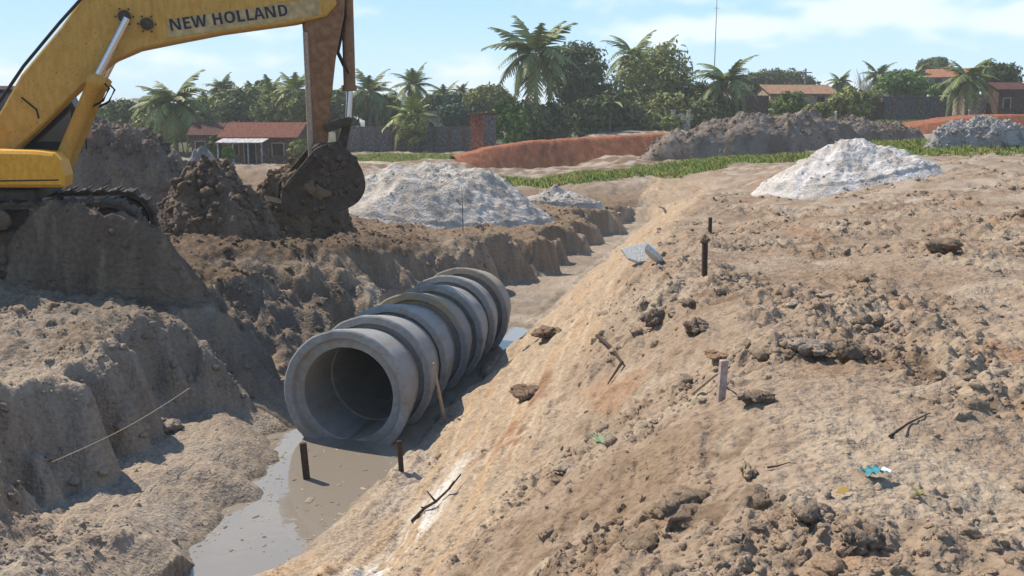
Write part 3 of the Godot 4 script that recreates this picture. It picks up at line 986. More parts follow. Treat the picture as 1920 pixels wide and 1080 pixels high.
	# bolted cutting edge along the side plate
	st = start()
	var lipd: Vector2 = (EX_BLIP - EX_PIN).normalized()
	extrude(st, PackedVector2Array([EX_PIN, EX_BLIP, EX_BLIP + Vector2(lipd.y, -lipd.x) * -0.09, EX_PIN + Vector2(lipd.y, -lipd.x) * -0.09]), 0.52, 0.55, 0.005)
	put("side_cutter", finish(st), M.wood_dark, bk)
	for k in 5:
		st = start()
		var zt := -0.44 + 0.22 * k
		extrude(st, PackedVector2Array([EX_TIP + Vector2(0.05, -0.05), EX_TIP + Vector2(0.05, 0.05), EX_TIP + Vector2(-0.18, 0.11), EX_TIP + Vector2(-0.2, 0.09)]), zt - 0.045, zt + 0.045, 0.008)
		put("tooth", finish(st), M.steel_mud, bk)
	# soil heaped in the bucket
	var sl := start()
	for q in [[0.0, 0.0, 0.0, 1.0], [-0.22, 0.02, 0.3, 0.62], [-0.25, -0.06, -0.25, 0.6], [-0.3, 0.05, 0.02, 0.66], [0.05, 0.2, 0.1, 0.7], [-0.38, -0.12, 0.12, 0.5], [-0.1, 0.0, 0.42, 0.55], [-0.34, -0.2, 0.36, 0.42], [0.05, -0.1, 0.45, 0.5]]:
		sl.append_from(lump(220 + int(q[3] * 100), 0.9, 0.45, 14), 0, Transform3D(Basis.from_euler(Vector3(q[0] * 9, q[3] * 7, q[2] * 8)).scaled(Vector3(0.52, 0.42, 0.66) * q[3]), Vector3(q[0], q[1], q[2])))
	var so := put("bucket_soil", sl.commit(), M.mud_brown, bk)
	so.position = EX_SOIL_AT
	# upper structure
	st = start()
	extrude(st, PackedVector2Array(EX_HOUSE), 0.34, 1.15, 0.04)
	var hs := put("side_box", finish(st), M.paint_orange, ex)
	st = start()
	bent_box(st, Transform3D(Basis(), Vector3(EX_HOUSE[0].x - 0.42, EX_HOUSE[0].y + 0.1, 1.153)), Vector3(0.74, 0.018, 0.012), 0.004)
	put("seam_strip", finish(st), M.wood_dark, hs)
	st = start()
	bent_box(st, Transform3D(Basis(), Vector3(-1.3, 1.65, -0.1)), Vector3(2.4, 1.1, 2.3), 0.08)
	put("engine_housing", finish(st), M.paint, ex)
	st = start()
	bent_box(st, Transform3D(Basis(), Vector3(-0.7, 1.0, 0.0)), Vector3(3.2, 0.16, 2.1), 0.03)
	put("deck", finish(st), M.steel_mud, ex)
	st = start()
	extrude(st, PackedVector2Array(EX_CAB), -1.2, -0.36, 0.05)
	var cab := put("cab", finish(st), M.cab, ex)
	st = start()
	bent_box(st, Transform3D(Basis(), Vector3(0.62, 2.0, -0.355)), Vector3(1.2, 0.68, 0.02), 0.008)
	put("side_window", finish(st), M.glass, cab)
	st = start()
	bent_box(st, Transform3D(Basis(), Vector3(1.372, 1.85, -0.78)), Vector3(0.02, 0.6, 0.7), 0.008)
	put("front_window", finish(st), M.glass, cab)
	# undercarriage: slewing ring, frame and two tracks turned a little away
	st = start()
	tube(st, [Vector3(-0.3, 0.62, 0), Vector3(-0.3, 0.95, 0)], [0.62, 0.62], 24)
	bent_box(st, Transform3D(Basis(), Vector3(-0.3, 0.55, 0)), Vector3(1.6, 0.3, 1.7), 0.04)
	put("slewing_ring", finish(st), M.steel_mud, ex)
	for s in [1.0, -1.0]:
		var out := PackedVector2Array()
		var cut := PackedVector2Array()
		for k in 13:
			var t := -PI / 2 + PI * k / 12.0
			out.append(Vector2(1.75 + cos(t) * 0.46, 0.46 + sin(t) * 0.46))
		for k in 13:
			var t := PI / 2 + PI * k / 12.0
			out.append(Vector2(-2.15 + cos(t) * 0.46, 0.46 + sin(t) * 0.46))
		for p in out:
			var c2 := Vector2(clamp(p.x, -2.15, 1.75), 0.46)
			cut.append(c2 + (p - c2) * 0.86)
		st = start()
		st.set_smooth_group(-1)
		var nn := out.size()
		for i in nn:
			var j := (i + 1) % nn
			for zz in [s - 0.29, s + 0.29]:
				quad(st, Vector3(out[i].x, out[i].y, zz), Vector3(out[j].x, out[j].y, zz), Vector3(cut[j].x, cut[j].y, zz), Vector3(cut[i].x, cut[i].y, zz), Vector3(0, 0, zz - s))
			var on := Vector3(out[i].x + out[j].x, out[i].y + out[j].y - 0.92, 0)
			on.x = on.x - 2.0 * clamp(on.x / 2.0, -2.15, 1.75)
			quad(st, Vector3(out[i].x, out[i].y, s - 0.29), Vector3(out[j].x, out[j].y, s - 0.29), Vector3(out[j].x, out[j].y, s + 0.29), Vector3(out[i].x, out[i].y, s + 0.29), on)
			quad(st, Vector3(cut[i].x, cut[i].y, s - 0.29), Vector3(cut[j].x, cut[j].y, s - 0.29), Vector3(cut[j].x, cut[j].y, s + 0.29), Vector3(cut[i].x, cut[i].y, s + 0.29), -on)
		var tr := put("crawler_track", finish(st), M.steel_mud, ex)
		var shoe_st := start()
		bent_box(shoe_st, Transform3D(), Vector3(0.15, 0.045, 0.64), 0.008)
		bent_box(shoe_st, Transform3D(Basis(), Vector3(0.03, 0.03, 0)), Vector3(0.025, 0.05, 0.64), 0.006)
		var shoe := finish(shoe_st)
		var per := 2.0 * 3.9 + TAU * 0.46
		for k in 50:
			var q := per * k / 50.0
			var pos := Vector2()
			var ang := 0.0
			if q < 3.9:
				pos = Vector2(-2.15 + q, 0.92)
			elif q < 3.9 + PI * 0.46:
				ang = -(q - 3.9) / 0.46
				pos = Vector2(1.75 - sin(ang) * 0.46, 0.46 + cos(ang) * 0.46)
			elif q < 7.8 + PI * 0.46:
				ang = -PI
				pos = Vector2(1.75 - (q - 3.9 - PI * 0.46), 0.0)
			else:
				ang = -PI - (q - 7.8 - PI * 0.46) / 0.46
				pos = Vector2(-2.15 - sin(ang) * 0.46, 0.46 + cos(ang) * 0.46)
			if pos.y < 0.05:
				continue
			var sh := put("track_shoe", shoe, M.steel_mud, tr)
			sh.position = Vector3(pos.x, pos.y, s)
			sh.rotation.z = ang
		st = start()
		bent_box(st, Transform3D(Basis(), Vector3(-0.2, 0.42, s)), Vector3(3.5, 0.34, 0.34), 0.03)
		put("track_frame", finish(st), M.steel_mud, tr)
		for q in [-2.15, 1.75]:
			st = start()
			tube(st, [Vector3(q, 0.46, s - 0.2), Vector3(q, 0.46, s + 0.2)], [0.36, 0.36], 20)
			put("idler_wheel", finish(st), M.steel_mud, tr)
		# mud packed on the track
		var mud := start()
		for k in 26:
			var lq := lump(300 + k % 4, 0.6, 0.5, 8)
			var xf := Transform3D(Basis.from_euler(Vector3(rng.randf() * 3, rng.randf() * 3, rng.randf() * 3)).scaled(Vector3.ONE * rng.randf_range(0.12, 0.42)), Vector3(rng.randf_range(-2.2, 2.05), rng.randf_range(0.1, 0.8), s + 0.22 * sign(s) + rng.randf_range(-0.05, 0.08)))
			mud.append_from(lq, 0, xf)
		put("caked_mud", mud.commit(), M.mud, tr).set_meta("kind", "stuff")

# ------------------------------------------------------------------ plants
func frond_mesh(sd: int, droop: float, tone: Color) -> ArrayMesh:
	# one feather leaf along +x, one unit long
	var r := RandomNumberGenerator.new()
	r.seed = sd
	var vs := PackedVector3Array()
	var ns := PackedVector3Array()
	var cs := PackedColorArray()
	var steps := 22
	var prev := Vector3.ZERO
	var pts := []
	for i in steps + 1:
		var t := float(i) / steps
		pts.append(Vector3(t * (1.0 - 0.18 * droop * t), 0.35 * t - (0.35 + droop * 0.75) * t * t, 0))
	for i in steps:
		var t := float(i) / steps
		var a: Vector3 = pts[i]
		var b: Vector3 = pts[i + 1]
		var d := (b - a).normalized()
		var w := 0.012 * (1.0 - t) + 0.003
		_leaf(vs, ns, cs, a + Vector3(0, 0, w), a - Vector3(0, 0, w), b, Vector3(-d.y, d.x, 0), tone * Color(1.5, 1.35, 1.0))
		if t < 0.1:
			continue
		var ll := 0.27 * sin(clamp(t * 1.05 + 0.12, 0.0, 1.0) * PI * 0.92) + 0.05
		for s in [1.0, -1.0]:
			var l: float = ll * r.randf_range(0.8, 1.1)
			var dir := (d * 0.55 + Vector3(0, -0.35 - r.randf() * 0.45, 0) + Vector3(0, 0, s * 0.95)).normalized()
			var tip := a + dir * l
			var wd := d * 0.036
			var n := dir.cross(d).normalized()
			if n.y < 0.0:
				n = -n
			var tn := tone * r.randf_range(0.75, 1.3)
			_leaf(vs, ns, cs, a - wd, a + wd, tip, n, tn)
			_leaf(vs, ns, cs, a + wd, tip + wd * 0.5, tip, n, tn)
	return raw(vs, ns, cs)

func _leaf(vs: PackedVector3Array, ns: PackedVector3Array, cs: PackedColorArray, a: Vector3, b: Vector3, c: Vector3, n: Vector3, col: Color) -> void:
	if (a - c).cross(a - b).dot(n) < 0.0:
		var t := b
		b = c
		c = t
	vs.append(a)
	vs.append(b)
	vs.append(c)
	for k in 3:
		ns.append(n)
		cs.append(Color(col.r, col.g, col.b, 1.0))

func raw(vs: PackedVector3Array, ns: PackedVector3Array, cs: PackedColorArray) -> ArrayMesh:
	var arr := []
	arr.resize(Mesh.ARRAY_MAX)
	arr[Mesh.ARRAY_VERTEX] = vs
	arr[Mesh.ARRAY_NORMAL] = ns
	arr[Mesh.ARRAY_COLOR] = cs
	var me := ArrayMesh.new()
	me.add_surface_from_arrays(Mesh.PRIMITIVE_TRIANGLES, arr)
	return me

# x, distance, height of the crown and sizes in metres
const PALMS := [
	[-25.97, 74, 3.21, 2.75, "large coconut palm with drooping fronds left of the red roofed houses"],
	[-32.15, 86, 3.15, 1.45, "small coconut palm peeking out left of the large drooping palm"],
	[-29.3, 92, 3.26, 1.35, "slim palm just right of the large drooping palm"],
	[-29.6, 98, 5.06, 1.33, "palm with rounded dark crown above the left house roof"],
	[-27.19, 95, 3.62, 1.5, "shaggy palm behind the dark red roof"],
	[-26.82, 100, 4.49, 1.52, "dark palm in the row behind the white awning house"],
	[-23.94, 96, 4.58, 1.62, "taller dark palm left of the excavator stick"],
	[-19.75, 88, 4.47, 1.69, "pale yellowish green palm directly left of the excavator stick"],
	[-17.6, 96, 3.95, 1.41, "palm half hidden between the stick and the bucket cylinder"],
	[-13.4, 90, 4.54, 2.03, "tall dark palm right of the bucket cylinder rod"],
	[-12.23, 93, 3.48, 1.36, "short palm leaning beside the tall dark palm"],
	[-9.79, 96, 5.25, 1.73, "upright coconut palm above the yellow green palm"],
	[-8.54, 82, 2.05, 1.85, "low yellow green palm in front of the long grey wall"],
	[-7.01, 100, 4.32, 1.46, "small palm left of the narrow palm pair"],
	[-5.4, 102, 4.76, 1.03, "narrow palm with a tuft crown above the teal shrubs"],
	[1.93, 80, 7.34, 3.52, "tallest coconut palm with long hanging fronds by the big dark tree"],
	[11.39, 92, 7.91, 2.28, "palm crown rising between the dark tree and the olive tree"],
	[14.63, 96, 8.08, 1.84, "spiky palm top rising out of the olive tree"],
	[18.24, 82, 5.16, 2.59, "bushy green palm under the thin mast"],
	[33.19, 98, 5.59, 1.33, "small palm left of the grey leafless tree"],
	[37.09, 98, 6.22, 1.49, "dark upright palm right of the grey leafless tree"],
	[46.46, 112, 6.76, 1.26, "distant palm tuft above the light green tree"],
	[52.43, 118, 7.36, 1.6, "distant palm behind the orange house"],
	[35.75, 76, 5.1, 1.8, "coconut palm standing in front of the beige house"],
]

func build_palms() -> void:
	var tones := [Color(0.14, 0.17, 0.056), Color(0.11, 0.14, 0.052), Color(0.22, 0.245, 0.075), Color(0.26, 0.205, 0.115)]
	var fr := []
	for t in 4:
		var row := []
		for k in 5:
			row.append(frond_mesh(400 + t * 10 + k, [0.15, 0.45, 0.8, 1.1, 1.35][k], tones[t]))
		fr.append(row)
	for i in PALMS.size():
		var d = PALMS[i]
		var x: float = d[0]
		var dist: float = d[1]
		var cy: float = d[2]
		var r: float = d[3] * (1.05 if d[3] > 2.5 else 1.25)
		var gy := land(x, dist)
		var p := base("palm_tree", Vector3(x, gy - 0.1, -dist))
		tag(p, d[4], "palm tree", "coconut palms along the village edge")
		var lean := rng.randf_range(-0.05, 0.05) * (cy - gy)
		if i == 15:
			lean = -0.35
		var top := Vector3(0, cy - gy - r * 0.12, 0)
		var st := start()
		tube(st, [Vector3(-lean, -0.3, 0), Vector3(-lean * 0.75, top.y * 0.1, 0), Vector3(-lean * 0.3, top.y * 0.5, 0), top + Vector3(0, 0.12, 0)], [0.26, 0.19, 0.15, 0.12], 8)
		put("trunk", finish(st), M.trunk, p)
		var tone := 0
		if i in [2, 4, 8, 9, 14, 22, 21]:
			tone = 1
		if i in [7, 12]:
			tone = 2
		var hang := rng.randf_range(-0.5, 0.45)
		var bend := rng.randf_range(-0.4, 0.5)
		var cnt := 30 if i in [0, 15, 12, 18] else 22
		for k in cnt:
			var t := (k + 0.5) / cnt
			# young leaves stand up, old ones hang
			var el: float = lerp(1.25, -0.75 - hang * 0.5, pow(t, 0.85 + hang * 0.4)) + rng.randf_range(-0.15, 0.15)
			var az := k * 2.39996 + rng.randf_range(-0.3, 0.3)
			var dr := clampi(int(t * 4.0 + bend + rng.randf_range(0.2, 1.2)), 0, 4)
			var o := put("frond", fr[3 if t > 0.86 and rng.randf() < 0.6 else tone][dr], M.frond, p)
			var len := r * rng.randf_range(0.95, 1.3)
			o.transform = Transform3D(Basis.from_euler(Vector3(0, az, el * 0.9)).scaled_local(Vector3.ONE * len), top)

func crown_mesh(rx: float, ry: float, rz: float, sd: int, cols: Array, dens: float, leaf: float) -> ArrayMesh:
	var r := RandomNumberGenerator.new()
	r.seed = sd
	var vs := PackedVector3Array()
	var ns := PackedVector3Array()
	var cs := PackedColorArray()
	var clumps := int(44 * dens) + 16
	var per := int(clamp(rx * ry * 14.0 / (leaf * leaf * 9.0) / clumps * 6.0, 60, 210))
	for c in clumps:
		var d := Vector3(r.randfn(), r.randfn() * 0.9 + 0.25, r.randfn()).normalized()
		var k := pow(r.randf(), 0.4) * 0.84
		var cc := Vector3(d.x * rx, d.y * ry, d.z * rz) * k
		var cr: float = r.randf_range(0.2, 0.36) * min(rx, ry * 1.4)
		var tint := r.randf_range(0.7, 1.3)
		var base_col: Color = cols[r.randi() % cols.size()]
		for l in per:
			var e := Vector3(r.randfn(), r.randfn(), r.randfn()).normalized()
			var q: Vector3 = cc + e * cr * pow(r.randf(), 0.35) * Vector3(1.15, 0.85, 1.15)
			if q.y < -ry:
				q.y = -ry + r.randf() * 0.3 * ry
			var n := (e + Vector3(r.randfn(), r.randfn() + 0.4, r.randfn()) * 0.5).normalized()
			var a := n.cross(Vector3(r.randfn(), r.randfn(), r.randfn())).normalized() * leaf * r.randf_range(0.6, 1.3)
			var b := n.cross(a).normalized() * leaf * r.randf_range(0.3, 0.6)
			var col := base_col * (tint * r.randf_range(0.75, 1.25))
			_leaf(vs, ns, cs, q - a, q + b, q + a, n, col)
			_leaf(vs, ns, cs, q - a, q + a, q - b, n, col)
	return raw(vs, ns, cs)

# x, distance, height of the crown and sizes in metres
const TREES := [
	[6.31, 88, 4.61, 3.27, 5.16, 0, 1.0, 1, "broadleaf_tree", "tree", "big dark dense broadleaf tree beside the tallest coconut palm"],
	[12.72, 86, 3.94, 4.26, 4.75, 1, 1.0, 1, "broadleaf_tree", "tree", "wide olive green tree right of the big dark tree"],
	[16.36, 84, 2.75, 2.18, 2.08, 0, 1.0, 0, "bush", "bush", "dark rounded bush between the olive tree and the bushy palm"],
	[-0.33, 74, 1.32, 1.75, 2.0, 3, 0.8, 0, "bush", "bush", "bright green bush right of the brick hut"],
	[2.22, 80, 1.12, 2.7, 2.34, 0, 1.0, 0, "bush", "bush", "dark bush at the foot of the tallest coconut palm"],
	[-4.68, 86, 1.56, 2.33, 1.36, 4, 1.0, 0, "bush", "bush", "teal green shrubs left of the brick hut"],
	[-2.28, 98, 3.37, 2.76, 1.77, 1, 0.9, 1, "broadleaf_tree", "tree", "low green tree above the brick hut"],
	[34.44, 125, 6.29, 5.77, 1.83, 0, 1.0, 1, "broadleaf_tree", "tree", "flat topped dark tree behind the house with the utility pole"],
	[38.51, 95, 4.7, 2.57, 1.82, 3, 0.9, 1, "broadleaf_tree", "tree", "light green tree above the grey yard wall"],
	[21.7, 76, 2.64, 1.54, 1.37, 2, 0.9, 0, "bush", "bush", "mid green bush in front of the tiled roof house"],
	[22.82, 72, 2.11, 1.22, 0.73, 5, 0.9, 0, "bush", "bush", "yellow green bush behind the lumpy spoil heap"],
	[26.14, 75, 2.79, 1.86, 1.35, 1, 0.9, 0, "bush", "bush", "olive bush left of the grey yard wall"],
	[31.58, 84, 3.21, 1.23, 1.14, 1, 0.9, 0, "bush", "bush", "small olive bush at the left end of the grey yard wall"],
	[42.09, 84, 5.11, 1.89, 1.89, 0, 0.9, 1, "broadleaf_tree", "tree", "dark green tree beyond the dark brown wall on the right"],
	[38.23, 86, 3.8, 1.45, 1.16, 2, 0.9, 0, "bush", "bush", "green shrub spilling over the yard wall beside the beige house"],
	[54.41, 125, 8.17, 2.39, 1.41, 0, 1.0, 1, "broadleaf_tree", "tree", "dark tree behind the orange roofed house"],
	[-35.38, 88, 1.75, 3.17, 1.69, 0, 1.0, 0, "bush", "bush", "dark shrubs left of the large drooping palm"],
	[-34.66, 80, 1.04, 1.98, 1.26, 2, 0.9, 0, "bush", "bush", "mid green shrub beside the yellow boom cylinder"],
	[-30.8, 84, 0.92, 2.84, 1.42, 1, 0.9, 0, "bush", "bush", "olive undergrowth below the large drooping palm"],
	[-28.18, 90, 2.1, 2.03, 1.83, 1, 0.9, 1, "broadleaf_tree", "tree", "olive tree behind the dark red roof"],
	[-25.72, 92, 2.61, 2.9, 2.07, 0, 1.0, 1, "broadleaf_tree", "tree", "dark dense tree behind the white awning house"],
	[-21.94, 90, 2.24, 2.23, 2.03, 1, 1.0, 1, "broadleaf_tree", "tree", "dark olive tree left of the excavator stick"],
	[-19.23, 86, 2.78, 1.45, 1.94, 5, 0.9, 0, "bush", "bush", "pale yellow green shrub touching the excavator stick in view"],
	[-16.15, 90, 2.34, 2.43, 2.03, 0, 0.9, 1, "broadleaf_tree", "tree", "dark tree seen between stick and bucket cylinder"],
	[-13.27, 94, 2.58, 2.33, 1.48, 1, 0.9, 0, "bush", "bush", "olive bush below the tall dark palm"],
	[-8.22, 80, 0.95, 1.53, 1.44, 1, 0.9, 0, "bush", "bush", "olive bush at the foot of the yellow green palm"],
	[-6.72, 98, 2.94, 1.88, 1.33, 4, 0.9, 0, "bush", "bush", "grey green bush below the small palm"],
	[12.74, 76, 1.31, 0.94, 0.69, 1, 0.8, 0, "bush", "bush", "small bush beside the cream gate"],
	[8.19, 82, 1.6, 3.46, 2.54, 0, 1.0, 0, "bush", "bush", "dark undergrowth behind the red earth bank"],
	[12.89, 83, 1.6, 3.51, 2.43, 1, 1.0, 0, "bush", "bush", "olive undergrowth below the wide olive green tree"],
	[17.05, 82, 1.74, 2.77, 2.03, 0, 1.0, 0, "bush", "bush", "dark undergrowth between the cream gate and the brown wall"],
	[-29.81, 88, 1.12, 2.48, 1.49, 0, 1.0, 0, "bush", "bush", "dark undergrowth right below the large drooping palm"],
	[-29.12, 99, 3.49, 1.45, 2.23, 0, 1.0, 1, "broadleaf_tree", "tree", "narrow dark tree between the two palms above the left house"],
	[-26.13, 101, 3.53, 1.71, 2.28, 0, 1.0, 1, "broadleaf_tree", "tree", "dark tree between the two palms behind the awning house"],
	[-19.26, 94, 2.63, 2.12, 2.33, 0, 1.0, 1, "broadleaf_tree", "tree", "dark tree hidden mostly behind the excavator stick"],
	[-12.62, 97, 2.66, 1.64, 1.86, 0, 1.0, 1, "broadleaf_tree", "tree", "dark tree right of the tall dark palm"],
	[-8.55, 103, 2.73, 1.74, 1.74, 0, 1.0, 1, "broadleaf_tree", "tree", "dark tree behind the small palm"],
	[21.89, 90, 3.32, 1.72, 1.42, 0, 0.9, 0, "bush", "bush", "dark bush right of the bushy green palm"],
	[-13.32, 60, -0.34, 0.68, 0.88, 1, 0.9, 0, "bush", "bush", "olive bush at the right end of the white awning house"],
	[-20.45, 66, -0.1, 0.59, 0.67, 0, 0.9, 0, "bush", "bush", "dark bush before the house with the dark red roof"],
	[-17.22, 58, -0.4, 0.33, 0.39, 3, 0.9, 0, "bush", "bush", "small bright green bush left of the white awning"],
]

func build_trees() -> void:
	var pal := [[Color(0.075, 0.098, 0.038), Color(0.10, 0.125, 0.05)], [Color(0.17, 0.19, 0.058), Color(0.205, 0.215, 0.075)], [Color(0.105, 0.15, 0.038), Color(0.135, 0.185, 0.05)], [Color(0.11, 0.18, 0.04), Color(0.085, 0.15, 0.035)], [Color(0.055, 0.092, 0.06), Color(0.07, 0.11, 0.07)], [Color(0.17, 0.19, 0.04), Color(0.13, 0.16, 0.045)]]
	for i in TREES.size():
		var d = TREES[i]
		var x: float = d[0]
		var dist: float = d[1]
		var rx: float = d[3]
		var ry: float = d[4]
		var gy := land(x, dist)
		var t := base(d[8], Vector3(x, gy - 0.1, -dist))
		tag(t, d[10], d[9], "trees and bushes at the village edge")
		var cy: float = d[2] - gy + 0.1
		var me := crown_mesh(rx, ry, min(rx, 2.6) * 0.9, 700 + i, pal[d[5]], 2.2 * d[6] if rx > 2.0 else d[6], 0.24 if rx > 1.6 else 0.15)
		var c := put("crown" if d[7] == 1 else "foliage", me, M.leaf, t)
		c.position.y = cy
		var st := start()
		var stems := 1 if d[7] == 1 else 3
		for s in stems:
			var ox := 0.0 if stems == 1 else (s - 1) * rx * 0.3
			var r0 := 0.24 if d[7] == 1 else 0.06
			tube(st, [Vector3(ox * 0.5, -0.2, 0), Vector3(ox * 0.7, cy * 0.45, 0.05), Vector3(ox, cy, 0)], [r0, r0 * 0.8, r0 * 0.4], 7)
			if stems == 1:
				for k in 4:
					var az := k * 1.7 + i
					tube(st, [Vector3(0, cy * 0.55, 0), Vector3(cos(az) * rx * 0.3, cy * 0.75 + ry * 0.1, sin(az) * rx * 0.25), Vector3(cos(az) * rx * 0.6, cy + ry * 0.3, sin(az) * rx * 0.4)], [0.12, 0.08, 0.04], 6)
		put("trunk" if d[7] == 1 else "stem", finish(st), M.trunk, t)

func build_other_plants() -> void:
	# banana plant in front of the dark tree
	var gy := land(8.3, 80)
	var b := base("banana_plant", Vector3(8.15, gy, -80))
	tag(b, "banana plant with broad pale leaves against the big dark tree", "plant")
	var st := start()
	tube(st, [Vector3(0, -0.1, 0), Vector3(0, 1.4, 0), Vector3(0.05, 2.5, 0)], [0.14, 0.11, 0.07], 8)
	put("stem", finish(st), M.trunk, b)
	for k in 7:
		var vs := PackedVector3Array()
		var ns := PackedVector3Array()
		var cs := PackedColorArray()
		var ln := [1.9, 1.7, 1.5, 1.6, 1.3, 1.5, 1.2][k] as float
		for i in 10:
			var t0 := i / 10.0
			var t1 := (i + 1) / 10.0
			var p0 := Vector3(t0 * ln, t0 * ln * 0.55 - t0 * t0 * ln * 0.75, 0)
			var p1 := Vector3(t1 * ln, t1 * ln * 0.55 - t1 * t1 * ln * 0.75, 0)
			var w0 := 0.3 * sin(pow(t0, 0.7) * PI) + 0.01
			var w1 := 0.3 * sin(pow(t1, 0.7) * PI) + 0.01
			for s in [1.0, -1.0]:
				var c0 := p0 + Vector3(0, 0.1 * w0, s * w0)
				var c1 := p1 + Vector3(0, 0.1 * w1, s * w1)
				var nn := Vector3(0.2, 1, -0.25 * s).normalized()
				var col := Color(0.20, 0.27, 0.12) * rng.randf_range(0.8, 1.3)
				_leaf(vs, ns, cs, p0, p1, c1, nn, col)
				_leaf(vs, ns, cs, p0, c1, c0, nn, col)
		var lf := put("leaf", raw(vs, ns, cs), M.leaf, b)
		lf.position = Vector3(0.03, 2.4, 0)
		lf.rotation.y = [0.2, 2.9, 1.3, -1.0, 4.0, 2.2, 0.9][k]
	# bare grey shrub
	gy = land(37.0, 102)
	var sh := base("bare_shrub", Vector3(37.3, gy, -102))
	tag(sh, "grey leafless shrub between the two dark palms on the right", "shrub")
	st = start()
	for k in 46:
		var a := rng.randf() * TAU
		var rr := rng.randf_range(0.3, 1.5)
		var hh := rng.randf_range(3.4, 5.6)
		tube(st, [Vector3(0, 0.5, 0), Vector3(cos(a) * rr * 0.4, hh * 0.6, sin(a) * rr * 0.4), Vector3(cos(a) * rr, hh, sin(a) * rr * 0.6)], [0.06, 0.035, 0.015], 5)
	put("branches", finish(st), std(Color(0.27, 0.27, 0.29), 0.95), sh)
	# grass: short blades in tufts, nobody could count them
	var vs2 := PackedVector3Array()
	var ns2 := PackedVector3Array()
	var cs2 := PackedColorArray()
	var rg := RandomNumberGenerator.new()
	rg.seed = 5
	for k in 14:
		var a := rg.randf() * TAU
		var q := Vector3(rg.randfn() * 0.14, 0, rg.randfn() * 0.14)
		var w := Vector3(cos(a), 0, sin(a)) * 0.022
		var tip := q + Vector3(rg.randfn() * 0.12, rg.randf_range(0.08, 0.22), rg.randfn() * 0.12)
		_leaf(vs2, ns2, cs2, q - w, q + w, tip, Vector3(rg.randfn() * 0.3, 1, rg.randfn() * 0.3).normalized(), Color(1, 1, 1) * rg.randf_range(0.8, 1.2))
	var tuft := raw(vs2, ns2, cs2)
	var xs := []
	var tries := 0
	while xs.size() < 14000 and tries < 130000:
		tries += 1
		var dist := rg.randf_range(38.5, 82.0)
		var x := rg.randf_range(-14.0, 40.0)
		if rg.randf() < grass_mask(x, dist):
			xs.append(Vector3(x, height(x, -dist) - 0.02, -dist))
	var mm := MultiMesh.new()
	mm.transform_format = MultiMesh.TRANSFORM_3D
	mm.use_colors = true
	mm.mesh = tuft
	mm.instance_count = xs.size()
	for i in xs.size():
		mm.set_instance_transform(i, Transform3D(Basis(Vector3.UP, rg.randf() * TAU).scaled(Vector3.ONE * rg.randf_range(0.6, 1.3)), xs[i]))
		var n := n_hue.get_noise_2d(xs[i].x, xs[i].z)
		mm.set_instance_color(i, Color(0.12, 0.19, 0.04).lerp(Color(0.21, 0.21, 0.07), smoothstep(-0.2, 0.4, n)) * rg.randf_range(0.75, 1.2))
	var g := MultiMeshInstance3D.new()
	g.name = "grass"
	g.multimesh = mm
	g.material_override = M.grass
	add_child(g)
	tag(g, "short bright green grass in strips beyond the sand heaps", "grass", "", "stuff")

# ------------------------------------------------------------------ village
func wall_box(w: float, h: float, d: float, rise: float = 0.0) -> ArrayMesh:
	var st := start()
	var o := PackedVector2Array([Vector2(-w / 2, -0.4), Vector2(w / 2, -0.4), Vector2(w / 2, h), Vector2(-w / 2, h)])
	if rise > 0.0:
		# the gable ends look left and right
		o = PackedVector2Array([Vector2(-d / 2, -0.4), Vector2(d / 2, -0.4), Vector2(d / 2, h), Vector2(0, h + rise), Vector2(-d / 2, h)])
		extrude(st, o, -w / 2, w / 2, 0.01, Transform3D(Basis(Vector3.UP, PI / 2), Vector3.ZERO))
	else:
		extrude(st, o, -d / 2, d / 2, 0.01)
	return finish(st)

func roof_side(w: float, d: float, h: float, rise: float, side: float) -> ArrayMesh:
	# one pitch of a pantiled roof: rolled rows running down the slope
	var st := start()
	st.set_smooth_group(0)
	var rows := int(w / 0.13)
	var over := 0.35
	var low := Vector3(0, h - rise * over / (d / 2), side * (d / 2 + over))
	var top := Vector3(0, h + rise + 0.02, -side * 0.02)
	for i in rows:
		var x0 := -w / 2 - 0.25 + (w + 0.5) * i / rows
		var x1 := -w / 2 - 0.25 + (w + 0.5) * (i + 1) / rows
		var y0 := 0.06 + 0.035 * (i % 2)
		var y1 := 0.06 + 0.035 * ((i + 1) % 2)
		quad(st, low + Vector3(x0, y0, 0), low + Vector3(x1, y1, 0), top + Vector3(x1, y1, 0), top + Vector3(x0, y0, 0), Vector3(0, 1, side * 0.3))
	st.set_smooth_group(-1)
	quad(st, low + Vector3(-w / 2 - 0.25, 0, 0), low + Vector3(w / 2 + 0.25, 0, 0), low + Vector3(w / 2 + 0.25, 0.08, 0), low + Vector3(-w / 2 - 0.25, 0.08, 0), Vector3(0, 0, side))
	quad(st, low + Vector3(-w / 2 - 0.25, 0, 0), low + Vector3(w / 2 + 0.25, 0, 0), top + Vector3(w / 2 + 0.25, 0, 0), top + Vector3(-w / 2 - 0.25, 0, 0), Vector3(0, -1, 0))
	return finish(st)

func opening(parent: Node3D, called: String, x: float, y: float, w: float, h: float, z: float, frame: Material, pane: Material) -> void:
	var st := start()
	var t := 0.07
	bent_box(st, Transform3D(Basis(), Vector3(x - w / 2, y, z)), Vector3(t, h + t, 0.1), 0.01)
	bent_box(st, Transform3D(Basis(), Vector3(x + w / 2, y, z)), Vector3(t, h + t, 0.1), 0.01)
	bent_box(st, Transform3D(Basis(), Vector3(x, y + h / 2, z + 0.004)), Vector3(w - t, t, 0.1), 0.01)
	var f := put(called, finish(st), frame, parent)
	st = start()
	bent_box(st, Transform3D(Basis(), Vector3(x, y, z)), Vector3(w - 0.01, h, 0.03), 0.004)
	put("leaf" if called == "door" else "pane", finish(st), pane, f)

